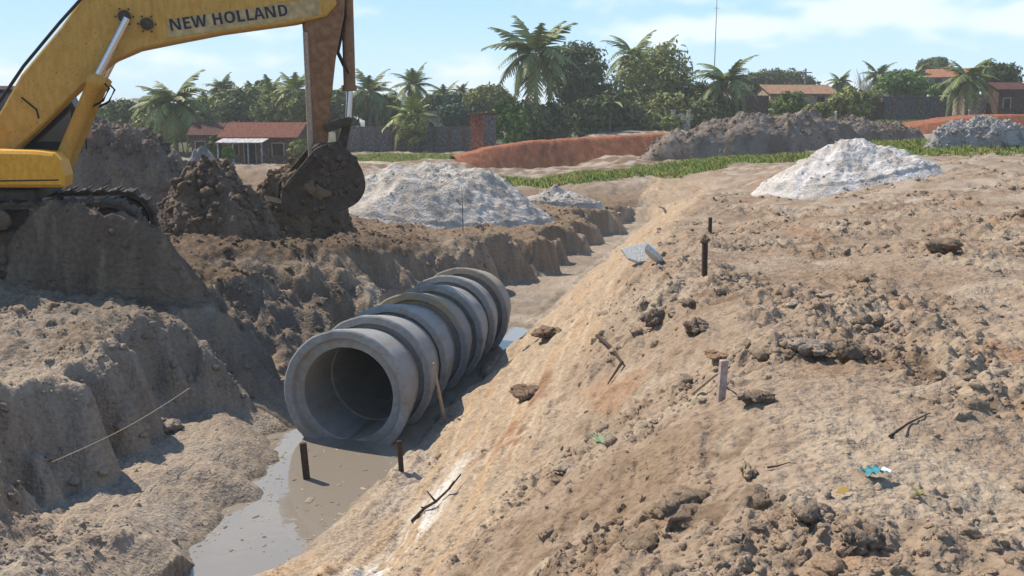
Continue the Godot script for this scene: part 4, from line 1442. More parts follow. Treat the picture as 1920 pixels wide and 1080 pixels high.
func house(called: String, label: String, cat: String, at: Array, depth: float, rise: float, wall: Material, roof: Material, turn: float = 0.0, holes: Array = []) -> Node3D:
	var gy: float = at[1]
	var w: float = at[2]
	var h: float = at[3]
	var o := base(called, Vector3(at[0], gy, -at[4]), turn)
	tag(o, label, cat)
	put("wall", wall_box(w, h, depth, rise), wall, o)
	if roof != null:
		put("roof", roof_side(w, depth, h, rise, 1.0), roof, o)
		put("roof", roof_side(w, depth, h, rise, -1.0), roof, o)
	for q in holes:
		opening(o, q[0], q[1], q[2], q[3], q[4], depth / 2 + 0.03, M.wood_pale, M.door)
	return o

func yard_wall(label: String, at: Array, mat: Material, turn: float, posts: int, post_mat: Material) -> void:
	var o := base("yard_wall", Vector3(at[0], at[1], -at[4]), turn)
	tag(o, label, "wall")
	var w: float = at[2]
	var h: float = at[3]
	var st := start()
	bent_box(st, Transform3D(Basis(), Vector3(0, h / 2 - 0.3, 0)), Vector3(w, h + 0.6, 0.18), 0.01)
	put("wall", finish(st), mat, o)
	st = start()
	bent_box(st, Transform3D(Basis(), Vector3(0, h + 0.03, 0)), Vector3(w, 0.06, 0.24), 0.01)
	put("coping", finish(st), mat, o)
	for k in posts:
		st = start()
		var x := -w / 2 + w * (k + 0.5) / posts
		bent_box(st, Transform3D(Basis(), Vector3(x, h / 2, 0.02)), Vector3(0.26, h + 0.16, 0.27), 0.01)
		put("post", finish(st), post_mat, o)

const RED_TOP := [-0.54, 0.02, 0.32, 0.47, 0.59, 0.7, 0.82]
# x, ground, width, height, distance
const HA := [-22.26, -1.57, 2.84, 2.15, 72]
const HB := [-16.73, -1.56, 4.98, 2.08, 66]
const HC := [-12.67, -0.34, 3.79, 2.06, 96]
const HD := [-7.74, -0.01, 1.77, 2.03, 95]
const HUT := [-1.93, -0.75, 1.87, 2.7, 64]
const W1 := [-9.1, -0.96, 11.18, 1.94, 82]
const W2 := [33.61, 1.39, 5.86, 2.07, 80]
const W3 := [29.55, 1.39, 1.96, 1.6, 79]
const HE := [38.94, 1.56, 3.51, 2.13, 82]
const HF := [40.76, 1.56, 2.39, 2.52, 80]
const HG := [50.49, 4.95, 4.42, 1.51, 112]
const HH := [25.62, 1.75, 6.05, 2.18, 88]
const HI := [21.58, 1.75, 2.66, 1.94, 86]
const GATE := [13.7, 0.71, 1.58, 1.58, 78]
const HL := [-42.23, 0.26, 2.76, 2.1, 98]

func build_village() -> void:
	house("house", "low brown house with a dark red tiled roof left of the white awning", "house", HA, 4.0, 0.75, M.wall_brown, M.roof_dark, 0.15, [["door", 0.5, 1.0, 0.8, 1.9], ["window", -0.8, 1.3, 0.7, 0.7]])
	var hb := house("house", "red tiled house with a white sheet awning on posts", "house", HB, 4.5, 0.85, M.wall_brown, M.roof_red, -0.06, [["door", -0.6, 0.95, 0.8, 1.9], ["window", 1.3, 1.25, 0.8, 0.8], ["window", -1.7, 1.25, 0.7, 0.7]])
	var st := start()
	bent_box(st, Transform3D(Basis(Vector3.RIGHT, 0.16), Vector3(-0.75, 1.86, 3.1)), Vector3(3.1, 0.05, 1.9), 0.01)
	put("awning", finish(st), M.zinc, hb)
	for q in [-2.2, -1.2, -0.2, 0.7]:
		st = start()
		tube(st, [Vector3(q, -0.3, 3.85), Vector3(q, 1.74, 3.85)], [0.06, 0.055], 8)
		put("awning_post", finish(st), M.wall_pale, hb)
	house("house", "red roofed house half hidden behind the long grey wall", "house", HC, 4.5, 0.85, M.wall_brown, M.roof_red, 0.1, [["window", -0.8, 1.2, 0.8, 0.8], ["window", 0.9, 1.2, 0.8, 0.8]])
	house("house", "small pale bluish house behind the teal green shrubs", "house", HD, 3.0, 0.4, M.wall_pale, M.roof_tan, -0.2, [["window", 0.2, 1.2, 0.6, 0.7]])
	house("house", "dark roofed house at the left edge behind the shrubs by the boom", "house", HL, 4.0, 0.8, M.wall_dark, M.roof_dark, 0.1, [["window", 0.3, 1.2, 0.7, 0.7]])
	# brick hut: a red brick face to the left, a grey plastered one to the right, under a flat slab
	var hut := base("brick_hut", Vector3(HUT[0], HUT[1], -HUT[4]), -0.72)
	tag(hut, "small flat roofed hut, one face red brick and one grey plaster", "hut")
	put("wall", wall_box(1.2, HUT[3], 1.2), M.wall_red, hut)
	st = start()
	bent_box(st, Transform3D(Basis(), Vector3(0.604, HUT[3] / 2 - 0.2, 0)), Vector3(0.02, HUT[3] + 0.3, 1.19), 0.004)
	put("plaster_face", finish(st), M.wall_grey, hut)
	st = start()
	bent_box(st, Transform3D(Basis(), Vector3(0, HUT[3] + 0.06, 0)), Vector3(1.45, 0.12, 1.45), 0.015)
	put("roof", finish(st), M.wall_dark, hut)
	yard_wall("long grey brown yard wall behind the grass left of the brick hut", W1, M.wall_grey, 0.0, 9, M.wall_brown)
	yard_wall("grey yard wall with a reddish pillar right of the olive bushes", W2, M.wall_slate, 0.0, 3, M.wall_brown)
	yard_wall("short dark brown wall between the olive bush and the grey yard wall", W3, M.wall_dark, 0.0, 2, M.wall_dark)
	house("house", "beige house behind the coconut palm at the right", "house", HE, 3.5, 0.0, M.wall_beige, null, 0.35, [["door", 0.6, 1.0, 0.8, 1.9]])
	house("house", "dark brown house wall at the right edge beyond the beige house", "house", HF, 3.0, 0.5, M.wall_dark, M.roof_dark, 0.0, [["window", -0.5, 1.4, 0.6, 0.8]])
	house("house", "orange roofed house high up behind the right hand palms", "house", HG, 4.5, 0.9, M.wall_pale, M.roof_orange, -0.5, [["window", -0.9, 1.0, 0.8, 0.7], ["window", 0.9, 1.0, 0.8, 0.7]])
	house("house", "beige walled house with a tan tiled roof below the utility pole", "house", HH, 4.5, 0.75, M.wall_beige, M.roof_tan, 0.12, [["door", 1.6, 1.0, 0.8, 1.9], ["window", -0.9, 1.25, 0.9, 0.8]])
	yard_wall("brown wall left of the tan roofed house", HI, M.wall_brown, 0.0, 2, M.wall_brown)
	# gate
	var g := base("gate", Vector3(GATE[0], GATE[1], -GATE[4]))
	tag(g, "cream painted gate with two posts and an arched top", "gate")
	for q in [-0.62, 0.62]:
		st = start()
		bent_box(st, Transform3D(Basis(), Vector3(q, 0.65, 0)), Vector3(0.28, 1.9, 0.28), 0.02)
		bent_box(st, Transform3D(Basis(), Vector3(q, 1.64, 0)), Vector3(0.38, 0.09, 0.38), 0.02)
		put("post", finish(st), M.cream, g)
	st = start()
	var o := PackedVector2Array([Vector2(-0.48, 0.0), Vector2(0.48, 0.0), Vector2(0.48, 1.1), Vector2(0.3, 1.34), Vector2(0.0, 1.45), Vector2(-0.3, 1.34), Vector2(-0.48, 1.1)])
	extrude(st, o, -0.03, 0.03, 0.008)
	put("gate_leaf", finish(st), M.cream, g)
	# utility pole and mast
	var ph := land(33.2, 110)
	var p := base("utility_pole", Vector3(33.3, ph, -110))
	tag(p, "pale utility pole with a crossarm above the tan roof", "pole")
	st = start()
	tube(st, [Vector3(0, -0.3, 0), Vector3(0, 7.35 - ph, 0)], [0.15, 0.11], 8)
	put("pole", finish(st), M.pole, p)
	st = start()
	bent_box(st, Transform3D(Basis(), Vector3(0, 6.9 - ph, 0)), Vector3(1.5, 0.12, 0.12), 0.01)
	put("crossarm", finish(st), M.pole, p)
	var mh := land(31, 140)
	var m := base("antenna_mast", Vector3(29.2, mh, -140))
	tag(m, "very thin tall antenna mast above the bushy palm", "mast")
	st = start()
	tube(st, [Vector3(0, -0.3, 0), Vector3(0, 10.0, 0), Vector3(0, 17.5, 0)], [0.10, 0.07, 0.045], 6)
	put("mast", finish(st), M.pole, m)
	st = start()
	tube(st, [Vector3(-0.35, 16.2, 0), Vector3(0.35, 16.2, 0)], [0.03, 0.03], 5)
	put("antenna_arm", finish(st), M.pole, m)

func red_bank(label: String, a: Vector2, b: Vector2, hs: Array, deep: float, sd: int) -> void:
	# a raised bank of red earth between two ground points (x, distance)
	var nz := noise(900 + sd, 0.7, 4)
	var nf := noise(930 + sd, 3.0, 3)
	var nu := 260
	var nv := 40
	var vs := PackedVector3Array()
	var cs := PackedColorArray()
	var ns := PackedVector3Array()
	vs.resize(nu * nv)
	cs.resize(nu * nv)
	ns.resize(nu * nv)
	var dir := (b - a).normalized()
	var back := Vector2(-dir.y, dir.x)
	if back.y < 0.0:
		back = -back
	for j in nv:
		var t := float(j) / (nv - 1)
		for i in nu:
			var s := float(i) / (nu - 1)
			var k := s * (hs.size() - 1)
			var top: float = lerp(float(hs[int(min(k, hs.size() - 2))]), float(hs[int(min(k, hs.size() - 2)) + 1]), k - int(min(k, hs.size() - 2)))
			var q := a.lerp(b, s) + back * t * deep
			var prof := clampf(t / 0.2, 0.0, 1.0) * clampf((1.0 - t) / 0.3, 0.0, 1.0)
			var lq := land(q.x, q.y)
			if sd == 1:
				top = maxf(0.1, top - lq)
			var y := lq + top * prof * (1.0 + 0.05 * nz.get_noise_2d(q.x, q.y)) + nf.get_noise_2d(q.x, q.y) * 0.04 * prof - 0.15 * (1.0 - prof)
			vs[j * nu + i] = Vector3(q.x, y, -q.y)
			var c := Color(0.36, 0.132, 0.068).lerp(Color(0.26, 0.098, 0.055), smoothstep(-0.2, 0.4, nz.get_noise_2d(q.x * 1.6, q.y * 3.0)))
			c = c.lerp(Color(0.50, 0.23, 0.12), smoothstep(0.1, 0.5, nf.get_noise_2d(q.x * 0.7, q.y)) * 0.6)
			cs[j * nu + i] = c
	for j in nv:
		for i in nu:
			var n := (vs[j * nu + mini(i + 1, nu - 1)] - vs[j * nu + maxi(i - 1, 0)]).cross(vs[mini(j + 1, nv - 1) * nu + i] - vs[maxi(j - 1, 0) * nu + i]).normalized()
			ns[j * nu + i] = n if n.y > 0.0 else -n
	var ix := PackedInt32Array()
	for j in nv - 1:
		for i in nu - 1:
			var p := j * nu + i
			ix.append_array([p, p + nu, p + 1, p + 1, p + nu, p + nu + 1])
	var arr := []
	arr.resize(Mesh.ARRAY_MAX)
	arr[Mesh.ARRAY_VERTEX] = vs
	arr[Mesh.ARRAY_NORMAL] = ns
	arr[Mesh.ARRAY_COLOR] = cs
	arr[Mesh.ARRAY_INDEX] = ix
	var me := ArrayMesh.new()
	me.add_surface_from_arrays(Mesh.PRIMITIVE_TRIANGLES, arr)
	tag(put("embankment", me, M.red_earth), label, "", "", "structure")

# x, distance, height of the crown and sizes in metres
const HEAPS := [
	["sand_heap", "tall pale grey white sand heap on the right bank plateau", 9.84, 28, 2.92, 2.34, 1.03, "white", 1, 0],
	["sand_heap", "broad low grey white sand heap right of the excavator bucket", -2.1, 27, 3.8, 2.66, 0.16, "white2", 2, 3],
	["soil_heap", "dark brown rounded soil heap between the crawler track and the bucket", -5.63, 18, 1.37, 1.1, 0.78, "dark", 3, 1],
	["soil_heap", "wide dark brown spoil heap behind the yellow boom cylinder", -9.21, 22, 2.66, 1.2, 1.52, "dark2", 4, 1],
	["soil_heap", "dark mud ridge pushed up along the near crawler track", -5.38, 12.1, 1.64, 0.36, 0.44, "dark", 12, 3],
	["sand_heap", "small grey sand heap in front of the red roofed houses", -8.09, 25, 1.06, 0.85, 0.89, "grey", 5, 0],
	["soil_heap", "brown heap of dug soil just left of the excavator bucket", -4.57, 20, 1.35, 0.94, 0.58, "brown", 6, 1],
	["spoil_heap", "long lumpy grey brown spoil heap behind the right white sand heap", 13.27, 54, 6.39, 1.92, 1.63, "greybrown", 7, 2],
	["spoil_heap", "low dark grey brown spoil heap running to the red earth bank on the right", 19.93, 55, 4.03, 1.41, 1.45, "greybrown", 8, 2],
	["rubble_heap", "pale grey rubble heap below the beige house wall", 20.36, 42, 2.37, 0.95, 1.49, "grey", 9, 2],
	["sand_heap", "low strip of pale sand between the broad sand heap and the grass", 1.67, 33, 1.67, 0.83, -0.72, "white2", 10, 0],
]

func build_heaps() -> void:
	var pal := {
		"white": [Color(0.52, 0.485, 0.44), Color(0.68, 0.66, 0.64), Color(0.37, 0.33, 0.29)],
		"white2": [Color(0.42, 0.38, 0.33), Color(0.60, 0.555, 0.495), Color(0.33, 0.29, 0.25)],
		"grey": [Color(0.33, 0.31, 0.295), Color(0.44, 0.425, 0.41), Color(0.24, 0.22, 0.21)],
		"dark": [Color(0.15, 0.115, 0.088), Color(0.205, 0.16, 0.12), Color(0.27, 0.21, 0.15)],
		"dark2": [Color(0.185, 0.145, 0.115), Color(0.255, 0.205, 0.16), Color(0.14, 0.11, 0.088)],
		"brown": [Color(0.16, 0.115, 0.075), Color(0.235, 0.175, 0.11), Color(0.11, 0.085, 0.06)],
		"greybrown": [Color(0.20, 0.155, 0.125), Color(0.29, 0.24, 0.20), Color(0.13, 0.10, 0.085)]}
	for d in HEAPS:
		var c := Vector3(d[2], land(d[2], d[3]), -d[3])
		var me := heap_mesh(c, d[4], d[5], d[6] - c.y, pal[d[7]], d[8], d[9], 0.0)
		var o := put(d[0], me, M.heap)
		o.position = c
		tag(o, d[1], "heap")
		# crumbs that rolled down this heap
		var arr := me.surface_get_arrays(0)
		var hv: PackedVector3Array = arr[Mesh.ARRAY_VERTEX]
		var hc: PackedColorArray = arr[Mesh.ARRAY_COLOR]
		var total := 420 if d[9] % 3 == 0 else 900
		for k in total:
			var i := rng.randi() % int(hv.size() * 0.9)
			i = int(sqrt(rng.randf()) * hv.size() * 0.95)
			var sz: float = (0.012 if d[9] % 3 == 0 else 0.03) * exp(absf(rng.randfn()) * 0.8) * (1.0 + 0.012 * d[3])
			var cc := hc[i] * rng.randf_range(0.85, 1.12)
			cc.a = 1.0
			heap_crumbs[rng.randi() % 4].append([Transform3D(Basis.from_euler(Vector3(rng.randf() * 6.0, rng.randf() * 6.0, rng.randf() * 6.0)).scaled(Vector3.ONE * minf(sz, 0.22)), c + hv[i]), cc])
	# the sand collar over the rear end of the pipes
	var q := from_trench(-4.25, 15.35, 0)
	var c2 := Vector3(q.x, -1.0, q.z)
	red_bank("red earth bank running up to the long lumpy spoil heap", Vector2(-3.2, 55.0), Vector2(10.5, 57.0), RED_TOP, 5.0, 1)
	red_bank("lower red earth bank below the grey yard wall and beige house", Vector2(22.5, 58.0), Vector2(34.0, 60.0), [0.1, 0.5, 0.8, 0.9, 0.9], 5.0, 2)

# ------------------------------------------------------------------ clods and small things
func build_clods() -> void:
	var r := RandomNumberGenerator.new()
	r.seed = 77
	var shapes := [lump(21), lump(22, 0.6), lump(23, 0.85), lump(24, 0.5)]
	var lists := heap_crumbs
	var tries := 0
	var count := 0
	while count < 17000 and tries < 140000:
		tries += 1
		var dist := 3.0 * pow(12.0, r.randf())
		var x := r.randf_range(-0.64, 0.64) * dist
		var u := x * cp - dist * sp
		var v := x * sp + dist * cp
		var y := height(x, -dist)
		if y < WATER_Y + 0.02:
			continue
		var k := H_ROUGH
		var cl := n_hue.get_noise_2d(x * 1.3 + 60.0, -dist * 1.3)
		if r.randf() > k * k * (0.25 + smoothstep(-0.1, 0.4, cl)) * (2.2 if u < -4.2 else 0.85):
			continue
		if H_TRENCH > 0.4 and u > -3.6 and u < -1.7 and r.randf() > 0.3:
			continue
		var s := 0.008 * exp(abs(r.randfn()) * 0.95) * (1.0 + 0.06 * dist)
		s = min(s, 0.10 + 0.002 * dist)
		var c := soil_colour(x, -dist, y)
		c = c * r.randf_range(0.88, 1.08)
		c.a = 1.0
		lists[r.randi() % 4].append([Transform3D(Basis.from_euler(Vector3(r.randf() * 6.0, r.randf() * 6.0, r.randf() * 6.0)).scaled(Vector3(s, s * 0.8, s)), Vector3(x, y - s * 0.05, -dist)), c])
		count += 1
	for i in 4:
		var mm := MultiMesh.new()
		mm.transform_format = MultiMesh.TRANSFORM_3D
		mm.use_colors = true
		mm.mesh = shapes[i]
		mm.instance_count = lists[i].size()
		for j in lists[i].size():
			mm.set_instance_transform(j, lists[i][j][0])
			mm.set_instance_color(j, lists[i][j][1])
		var o := MultiMeshInstance3D.new()
		o.name = numbered("soil_crumbs", self)
		o.multimesh = mm
		o.material_override = M.clod
		add_child(o)
		tag(o, "loose crumbs and small clods of soil strewn over the dug ground", "soil", "", "stuff")

func build_scum() -> void:
	# bits of straw, foam and grit floating along the rim of the pool
	var r := RandomNumberGenerator.new()
	r.seed = 31
	var list := []
	var tries := 0
	while list.size() < 260 and tries < 20000:
		tries += 1
		var q := from_trench(r.randf_range(-5.2, -3.3), r.randf_range(6.6, 9.6), 0.0)
		var h := height(q.x, q.z)
		if h > WATER_Y - 0.005 or h < WATER_Y - (0.05 if r.randf() < 0.85 else 0.25):
			continue
		var s := 0.008 * exp(absf(r.randfn()) * 0.7)
		list.append([Transform3D(Basis(Vector3.UP, r.randf() * 6.0).scaled_local(Vector3(s * r.randf_range(1.0, 3.0), s * 0.4, s)), Vector3(q.x, WATER_Y + 0.001, q.z)), Color(0.34, 0.28, 0.21) * r.randf_range(0.5, 1.5)])
	var mm := MultiMesh.new()
	mm.transform_format = MultiMesh.TRANSFORM_3D
	mm.use_colors = true
	mm.mesh = lump(25, 0.7, 0.4, 7)
	mm.instance_count = list.size()
	for j in list.size():
		mm.set_instance_transform(j, list[j][0])
		mm.set_instance_color(j, list[j][1])
	var o := MultiMeshInstance3D.new()
	o.name = "floating_litter"
	o.multimesh = mm
	o.material_override = M.clod
	add_child(o)
	tag(o, "tiny bits of straw and grit floating at the rim of the pool", "litter", "", "stuff")

func clod(label: String, x: float, dist: float, size: Vector3, sd: int, col: Color, called: String = "soil_clod", cat: String = "clod") -> void:
	# a broken lump of soil made of several knobs grown together
	var r := RandomNumberGenerator.new()
	r.seed = sd
	var st := start()
	for k in 7:
		var s := r.randf_range(0.35, 0.8) if k > 0 else 0.9
		var q := Vector3(r.randf_range(-0.42, 0.42), r.randf_range(-0.05, 0.3), r.randf_range(-0.42, 0.42)) * (0.0 if k == 0 else 1.0)
		st.append_from(lump(sd * 7 + k, 0.7, 0.5, 10), 0, Transform3D(Basis.from_euler(Vector3(r.randf() * 6, r.randf() * 6, r.randf() * 6)).scaled(Vector3.ONE * s), q))
	var me := paint_mesh(st.commit(), func(p: Vector3) -> Color:
		var n := n_fine.get_noise_3d(p.x * 0.5 + sd, p.y * 0.5, p.z * 0.5)
		var c := (col * 0.5 + Color(0.27, 0.205, 0.145) * 0.5) * (1.0 + 0.5 * n)
		c.a = 1.0
		return c)
	var o := put(called, me, M.clod)
	o.position = Vector3(x, height(x, -dist) + size.y * 0.18, -dist)
	o.scale = size * Vector3(0.85, 0.8, 0.85)
	o.rotation.y = r.randf() * 6.0
	tag(o, label, cat)

func stake(label: String, x: float, dist: float, h: float, w: float, mat: Material, tilt: Vector2, sink: float = 0.12) -> Node3D:
	var y := height(x, -dist)
	var o := base("stake", Vector3(x, y, -dist))
	tag(o, label, "stake")
	var st := start()
	bent_box(st, Transform3D(Basis(), Vector3(0, (h - sink) / 2, 0)), Vector3(w, h + sink, w * 0.75), 0.004)
	var b := put("shaft", finish(st), mat, o)
	o.rotation = Vector3(tilt.y, 0.3, tilt.x)
	return o

func twig(called: String, label: String, cat: String, pts: Array, r0: float, mat: Material, forks: Array = []) -> void:
	var o: Vector3 = pts[0]
	var st := start()
	var loc := []
	var rd := []
	for i in pts.size():
		loc.append(pts[i] - o)
		rd.append(r0 * (1.0 - 0.6 * i / (pts.size() - 1)))
	tube(st, loc, rd, 7)
	for f in forks:
		var l2 := []
		var r2 := []
		for i in f.size():
			l2.append(f[i] - o)
			r2.append(r0 * 0.7 * (1.0 - 0.6 * i / (f.size() - 1)))
		tube(st, l2, r2, 6)
	var t := put(called, finish(st), mat)
	t.position = o
	tag(t, label, cat)

func on(x: float, dist: float, up: float = 0.0) -> Vector3:
	return Vector3(x, height(x, -dist) + up, -dist)

func build_small_things() -> void:
	var st := start()
	stake("dark square stake standing in the pool in front of the open pipe", -2.10, 9.25, 0.60, 0.07, M.wood_dark, Vector2(0.06, 0.0))
	stake("short dark stake at the right foot of the open pipe", -1.13, 9.2, 0.34, 0.05, M.wood_dark, Vector2(0.05, 0.0))
	stake("dark stake with a clod hung on its top beside the white slabs", 1.89, 9.18, 0.32, 0.05, M.wood_dark, Vector2(0.02, 0.0))
	stake("small dark peg behind the stake with the clod", 3.55, 16.9, 0.26, 0.06, M.wood_dark, Vector2(0.0, 0.0))
	clod("dark clod caught on top of the stake beside the white slabs", 1.89, 9.18, Vector3(0.12, 0.11, 0.11), 61, Color(0.12, 0.085, 0.06))
	get_child(get_child_count() - 1).position.y = height(1.89, -9.18) + 0.33
	stake("pale pinkish wooden stake leaning upright among the clods", 1.20, 5.25, 0.235, 0.046, M.wood_pink, Vector2(-0.05, 0.0))
	twig("straw", "broken pale splinter lying against the pinkish stake", "stick", [on(1.14, 5.75, 0.05), on(1.22, 5.5, 0.09), on(1.22, 5.31, 0.17)], 0.012, M.wood_pale)
	# pale stick leaning on the second pipe
	twig("stick", "thin pale stick leaning against the second pipe", "stick", [Vector3(-0.80, -1.9, -10.75), Vector3(-0.84, -1.5, -10.55), Vector3(-0.88, -1.08, -10.3)], 0.026, M.wood_pale)
	twig("stick", "light stick leaning out of the far trench edge", "stick", [on(4.65, 28.3, -0.1), on(4.55, 28.35, 0.2), on(4.4, 28.4, 0.36)], 0.05, M.wood_pale)
	twig("rod", "thin upright rod standing before the broad sand heap", "rod", [on(-1.13, 21.7, -0.1), on(-1.13, 21.7, 0.6), on(-1.15, 21.7, 1.25)], 0.012, M.wood_dark)
	# root on the slope
	twig("root", "dark forked root sticking out of the sandy slope", "root", [on(-0.87, 7.75, 0.0), on(-0.76, 7.75, 0.03), on(-0.66, 7.75, 0.05), on(-0.54, 7.75, 0.05), on(-0.44, 7.76, 0.1)], 0.017, M.wood_dark, [[on(-0.66, 7.75, 0.05), on(-0.69, 7.72, 0.12), on(-0.73, 7.7, 0.2)], [on(-0.76, 7.75, 0.03), on(-0.79, 7.73, 0.09)], [on(-0.54, 7.75, 0.05), on(-0.5, 7.72, 0.12)]])
	twig("branch", "dark broken branch lying on the slope crest above the pipes", "branch", [on(0.84, 9.1, 0.05), on(0.9, 8.5, 0.05), on(0.94, 7.85, 0.05)], 0.022, M.wood_dark, [[on(0.94, 7.85, 0.05), on(0.86, 7.7, 0.04), on(0.79, 7.55, 0.03)]])
	twig("stick", "thin dark stick lying on the beaten track at right", "stick", [on(1.78, 4.27, 0.012), on(1.92, 4.4, 0.015), on(2.08, 4.53, 0.015)], 0.008, M.wood_dark)
	twig("stick", "short thin stick beside the pale stone", "stick", [on(1.12, 3.95, 0.012), on(1.17, 3.96, 0.012), on(1.22, 3.96, 0.015)], 0.005, M.wood_dark)
	# string across the left bank
	st = start()
	var a := Vector3(-3.88, -1.24, -7.6)
	var b := Vector3(-3.42, -1.2, -9.7)
	var pth := []
	var rd := []
	for i in 13:
		var t := i / 12.0
		pth.append(a.lerp(b, t) - Vector3(0, 0.10 * sin(t * PI) * 0.5, 0) - a)
		rd.append(0.0045)
	tube(st, pth, rd, 6)
	var sg := put("string_line", finish(st), M.string)
	sg.position = a
	tag(sg, "taut pale guide string stretched before the shaded left trench wall", "string")
	# slabs
	var k := 0
	for d in [[1.78, 12.85, Vector3(0.42, 0.05, 0.32), Vector3(0.75, 0.4, 0.25), "white broken plaster slab lying tilted on the trench crest, upper of two"], [1.60, 10.5, Vector3(0.25, 0.06, 0.24), Vector3(0.6, 1.1, -0.5), "white broken plaster slab with a grey underside, lower of two"]]:
		st = start()
		var w: Vector3 = d[2]
		extrude(st, PackedVector2Array([Vector2(-w.x * 0.6, -w.z * 0.5), Vector2(w.x * 0.3, -w.z * 0.55), Vector2(w.x * 0.62, -w.z * 0.1), Vector2(w.x * 0.4, w.z * 0.5), Vector2(-w.x * 0.25, w.z * 0.38), Vector2(-w.x * 0.5, w.z * 0.1)]), -w.y / 2, w.y / 2, 0.008, Transform3D(Basis(Vector3.RIGHT, PI / 2), Vector3.ZERO))
		var o := put("broken_slab", finish(st), M.plaster)
		o.position = on(d[0], d[1], 0.1)
		o.rotation = d[3]
		tag(o, d[4], "slab")
		k += 1
	# litter
	st = start()
	st.set_smooth_group(0)
	for i in 8:
		for j in 5:
			var f := func(p: int, q: int) -> Vector3: return Vector3((p - 4) * 0.012, 0.008 * sin(p * 1.9 + q) + 0.006 * cos(q * 2.3), (q - 2.5) * 0.012)
			quad(st, f.call(i, j), f.call(i + 1, j), f.call(i + 1, j + 1), f.call(i, j + 1), Vector3.UP)
	var wr := base("wrapper", on(1.52, 3.79, 0.03), 0.4)
	tag(wr, "crumpled teal plastic wrapper with a white end", "wrapper")
	put("film", finish(st), M.teal, wr)
	st = start()
	bent_box(st, Transform3D(Basis.from_euler(Vector3(0.2, 0.5, 0.3)), Vector3(0.055, 0.0, 0.02)), Vector3(0.025, 0.008, 0.04), 0.003)
	put("white_end", finish(st), M.white_film, wr)
	# green scrap and weed
	for d in [[0.60, 5.85, 0.13, 9, Color(0.20, 0.27, 0.16), "green_scrap", "torn pale green plant scrap lying in the clods", 61], [1.63, 3.58, 0.05, 16, Color(0.17, 0.17, 0.06), "weed", "tiny olive green weed sprouting on the beaten track", 62]]:
		var vs := PackedVector3Array()
		var ns := PackedVector3Array()
		var cs := PackedColorArray()
		var r := RandomNumberGenerator.new()
		r.seed = d[7]
		for i in d[3]:
			var az := r.randf() * TAU
			var l: float = d[2] * r.randf_range(0.5, 1.1)
			var dir := Vector3(cos(az), r.randf_range(0.2, 0.8), sin(az)).normalized()
			var side := dir.cross(Vector3.UP).normalized() * l * 0.14
			var col: Color = d[4] * r.randf_range(0.7, 1.3)
			_leaf(vs, ns, cs, dir * l * 0.45 - side, dir * l * 0.45 + side, dir * l, Vector3.UP, col)
			_leaf(vs, ns, cs, dir * l * 0.45 - side, dir * l * 0.45 + side, Vector3.ZERO, Vector3.UP, col)
		var o := put(d[5], raw(vs, ns, cs), M.leaf)
		o.position = on(d[0], d[1], 0.02)
		tag(o, d[6], "plant")
	var lst := start()
	extrude(lst, PackedVector2Array([Vector2(-0.035, 0.0), Vector2(-0.015, -0.012), Vector2(0.015, -0.014), Vector2(0.035, 0.0), Vector2(0.012, 0.014), Vector2(-0.015, 0.012)]), -0.001, 0.001, 0.0005, Transform3D(Basis.from_euler(Vector3(-1.0, 0.3, 0.2)), Vector3.ZERO))
	var lf := put("dry_leaf", finish(lst), std(Color(0.46, 0.28, 0.07), 0.8))
	lf.position = on(1.33, 3.61, 0.025)
	tag(lf, "dry yellow leaf below the teal wrapper", "leaf")
	# clods and stones large enough to tell apart
	clod("pale grey clay clod pair below the white chips", 1.95, 6.02, Vector3(0.26, 0.15, 0.24), 41, Color(0.36, 0.315, 0.275))
	clod("added dark lump in place of the shadow right of the pale grey clay clod", 2.16, 5.87, Vector3(0.2, 0.16, 0.18), 42, Color(0.13, 0.098, 0.075))  # dark lump added to imitate the shadow the clay clod casts
	clod("grey brown clod nearest the bottom edge below the dry leaf", 1.15, 3.4, Vector3(0.16, 0.11, 0.14), 43, Color(0.23, 0.185, 0.155))
	clod("dark clod right of the pinkish stake", 1.30, 4.9, Vector3(0.17, 0.11, 0.15), 44, Color(0.15, 0.115, 0.09))
	clod("rounded pale sandstone lump left of the teal wrapper", 1.04, 3.96, Vector3(0.07, 0.08, 0.12), 45, Color(0.47, 0.37, 0.25), "stone", "stone")
	clod("dark clod with a grey streak on the right bank above the pinkish stake", 1.30, 8.4, Vector3(0.3, 0.2, 0.22), 46, Color(0.19, 0.15, 0.13))
	clod("long dark clod behind the pinkish stake beside the grey streaked one", 1.48, 7.45, Vector3(0.22, 0.16, 0.34), 47, Color(0.16, 0.12, 0.10))
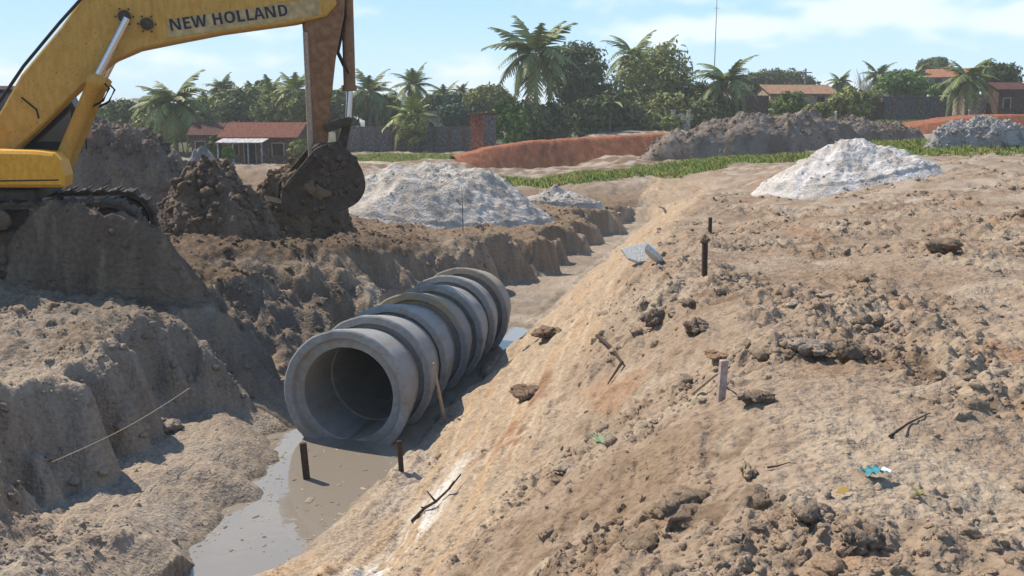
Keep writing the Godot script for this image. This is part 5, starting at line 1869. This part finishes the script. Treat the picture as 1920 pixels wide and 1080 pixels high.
	clod("large dark clod at the far right beside the orange soil patch", 4.56, 9.95, Vector3(0.42, 0.22, 0.42), 48, Color(0.14, 0.105, 0.085))
	clod("big rough clod group at the bottom centre of the right bank", 0.77, 3.9, Vector3(0.28, 0.16, 0.28), 49, Color(0.21, 0.155, 0.11))
	clod("rough clod on the slope crest near the bottom edge", 0.54, 3.74, Vector3(0.2, 0.12, 0.2), 50, Color(0.20, 0.15, 0.105))
	clod("white stone chip left of the big pale chip on the right bank", 2.29, 7.6, Vector3(0.13, 0.07, 0.1), 51, Color(0.58, 0.55, 0.5), "stone", "stone")
	clod("bigger pale stone chip on the right bank above the clay clod", 2.75, 8.1, Vector3(0.2, 0.08, 0.15), 52, Color(0.55, 0.47, 0.38), "stone", "stone")
	clod("pale rounded lump at the edge of the shaded trench floor", -3.76, 10.0, Vector3(0.3, 0.2, 0.3), 53, Color(0.34, 0.30, 0.265))
	clod("dark clod at the bottom right corner of the bank", 1.27, 3.22, Vector3(0.2, 0.13, 0.16), 54, Color(0.17, 0.13, 0.105))
	clod("dark red brown clod on the slope right of the last pipes", 0.48, 11.4, Vector3(0.42, 0.2, 0.36), 56, Color(0.19, 0.11, 0.075))
	clod("dark red brown clod lower on the slope right of the pale leaning stick", 0.16, 9.2, Vector3(0.34, 0.16, 0.3), 57, Color(0.20, 0.12, 0.08))
	clod("pale grey clay lump on the slope in front of the green scrap", 0.36, 5.9, Vector3(0.2, 0.1, 0.16), 58, Color(0.34, 0.305, 0.28))
	clod("reddish clod patch beside the pinkish stake top", 1.46, 6.47, Vector3(0.24, 0.08, 0.16), 55, Color(0.30, 0.16, 0.09))

func _ready() -> void:
	rng.seed = 2024
	build_light()
	prepare_land()
	prepare_materials()
	var t0 := Time.get_ticks_msec()
	build_ground()
	print("ground ms ", Time.get_ticks_msec() - t0)
	build_water()
	build_heaps()
	build_pipes()
	build_excavator()
	build_village()
	build_palms()
	build_trees()
	build_other_plants()
	build_clods()
	build_scum()
	build_small_things()
	print("all ms ", Time.get_ticks_msec() - t0)
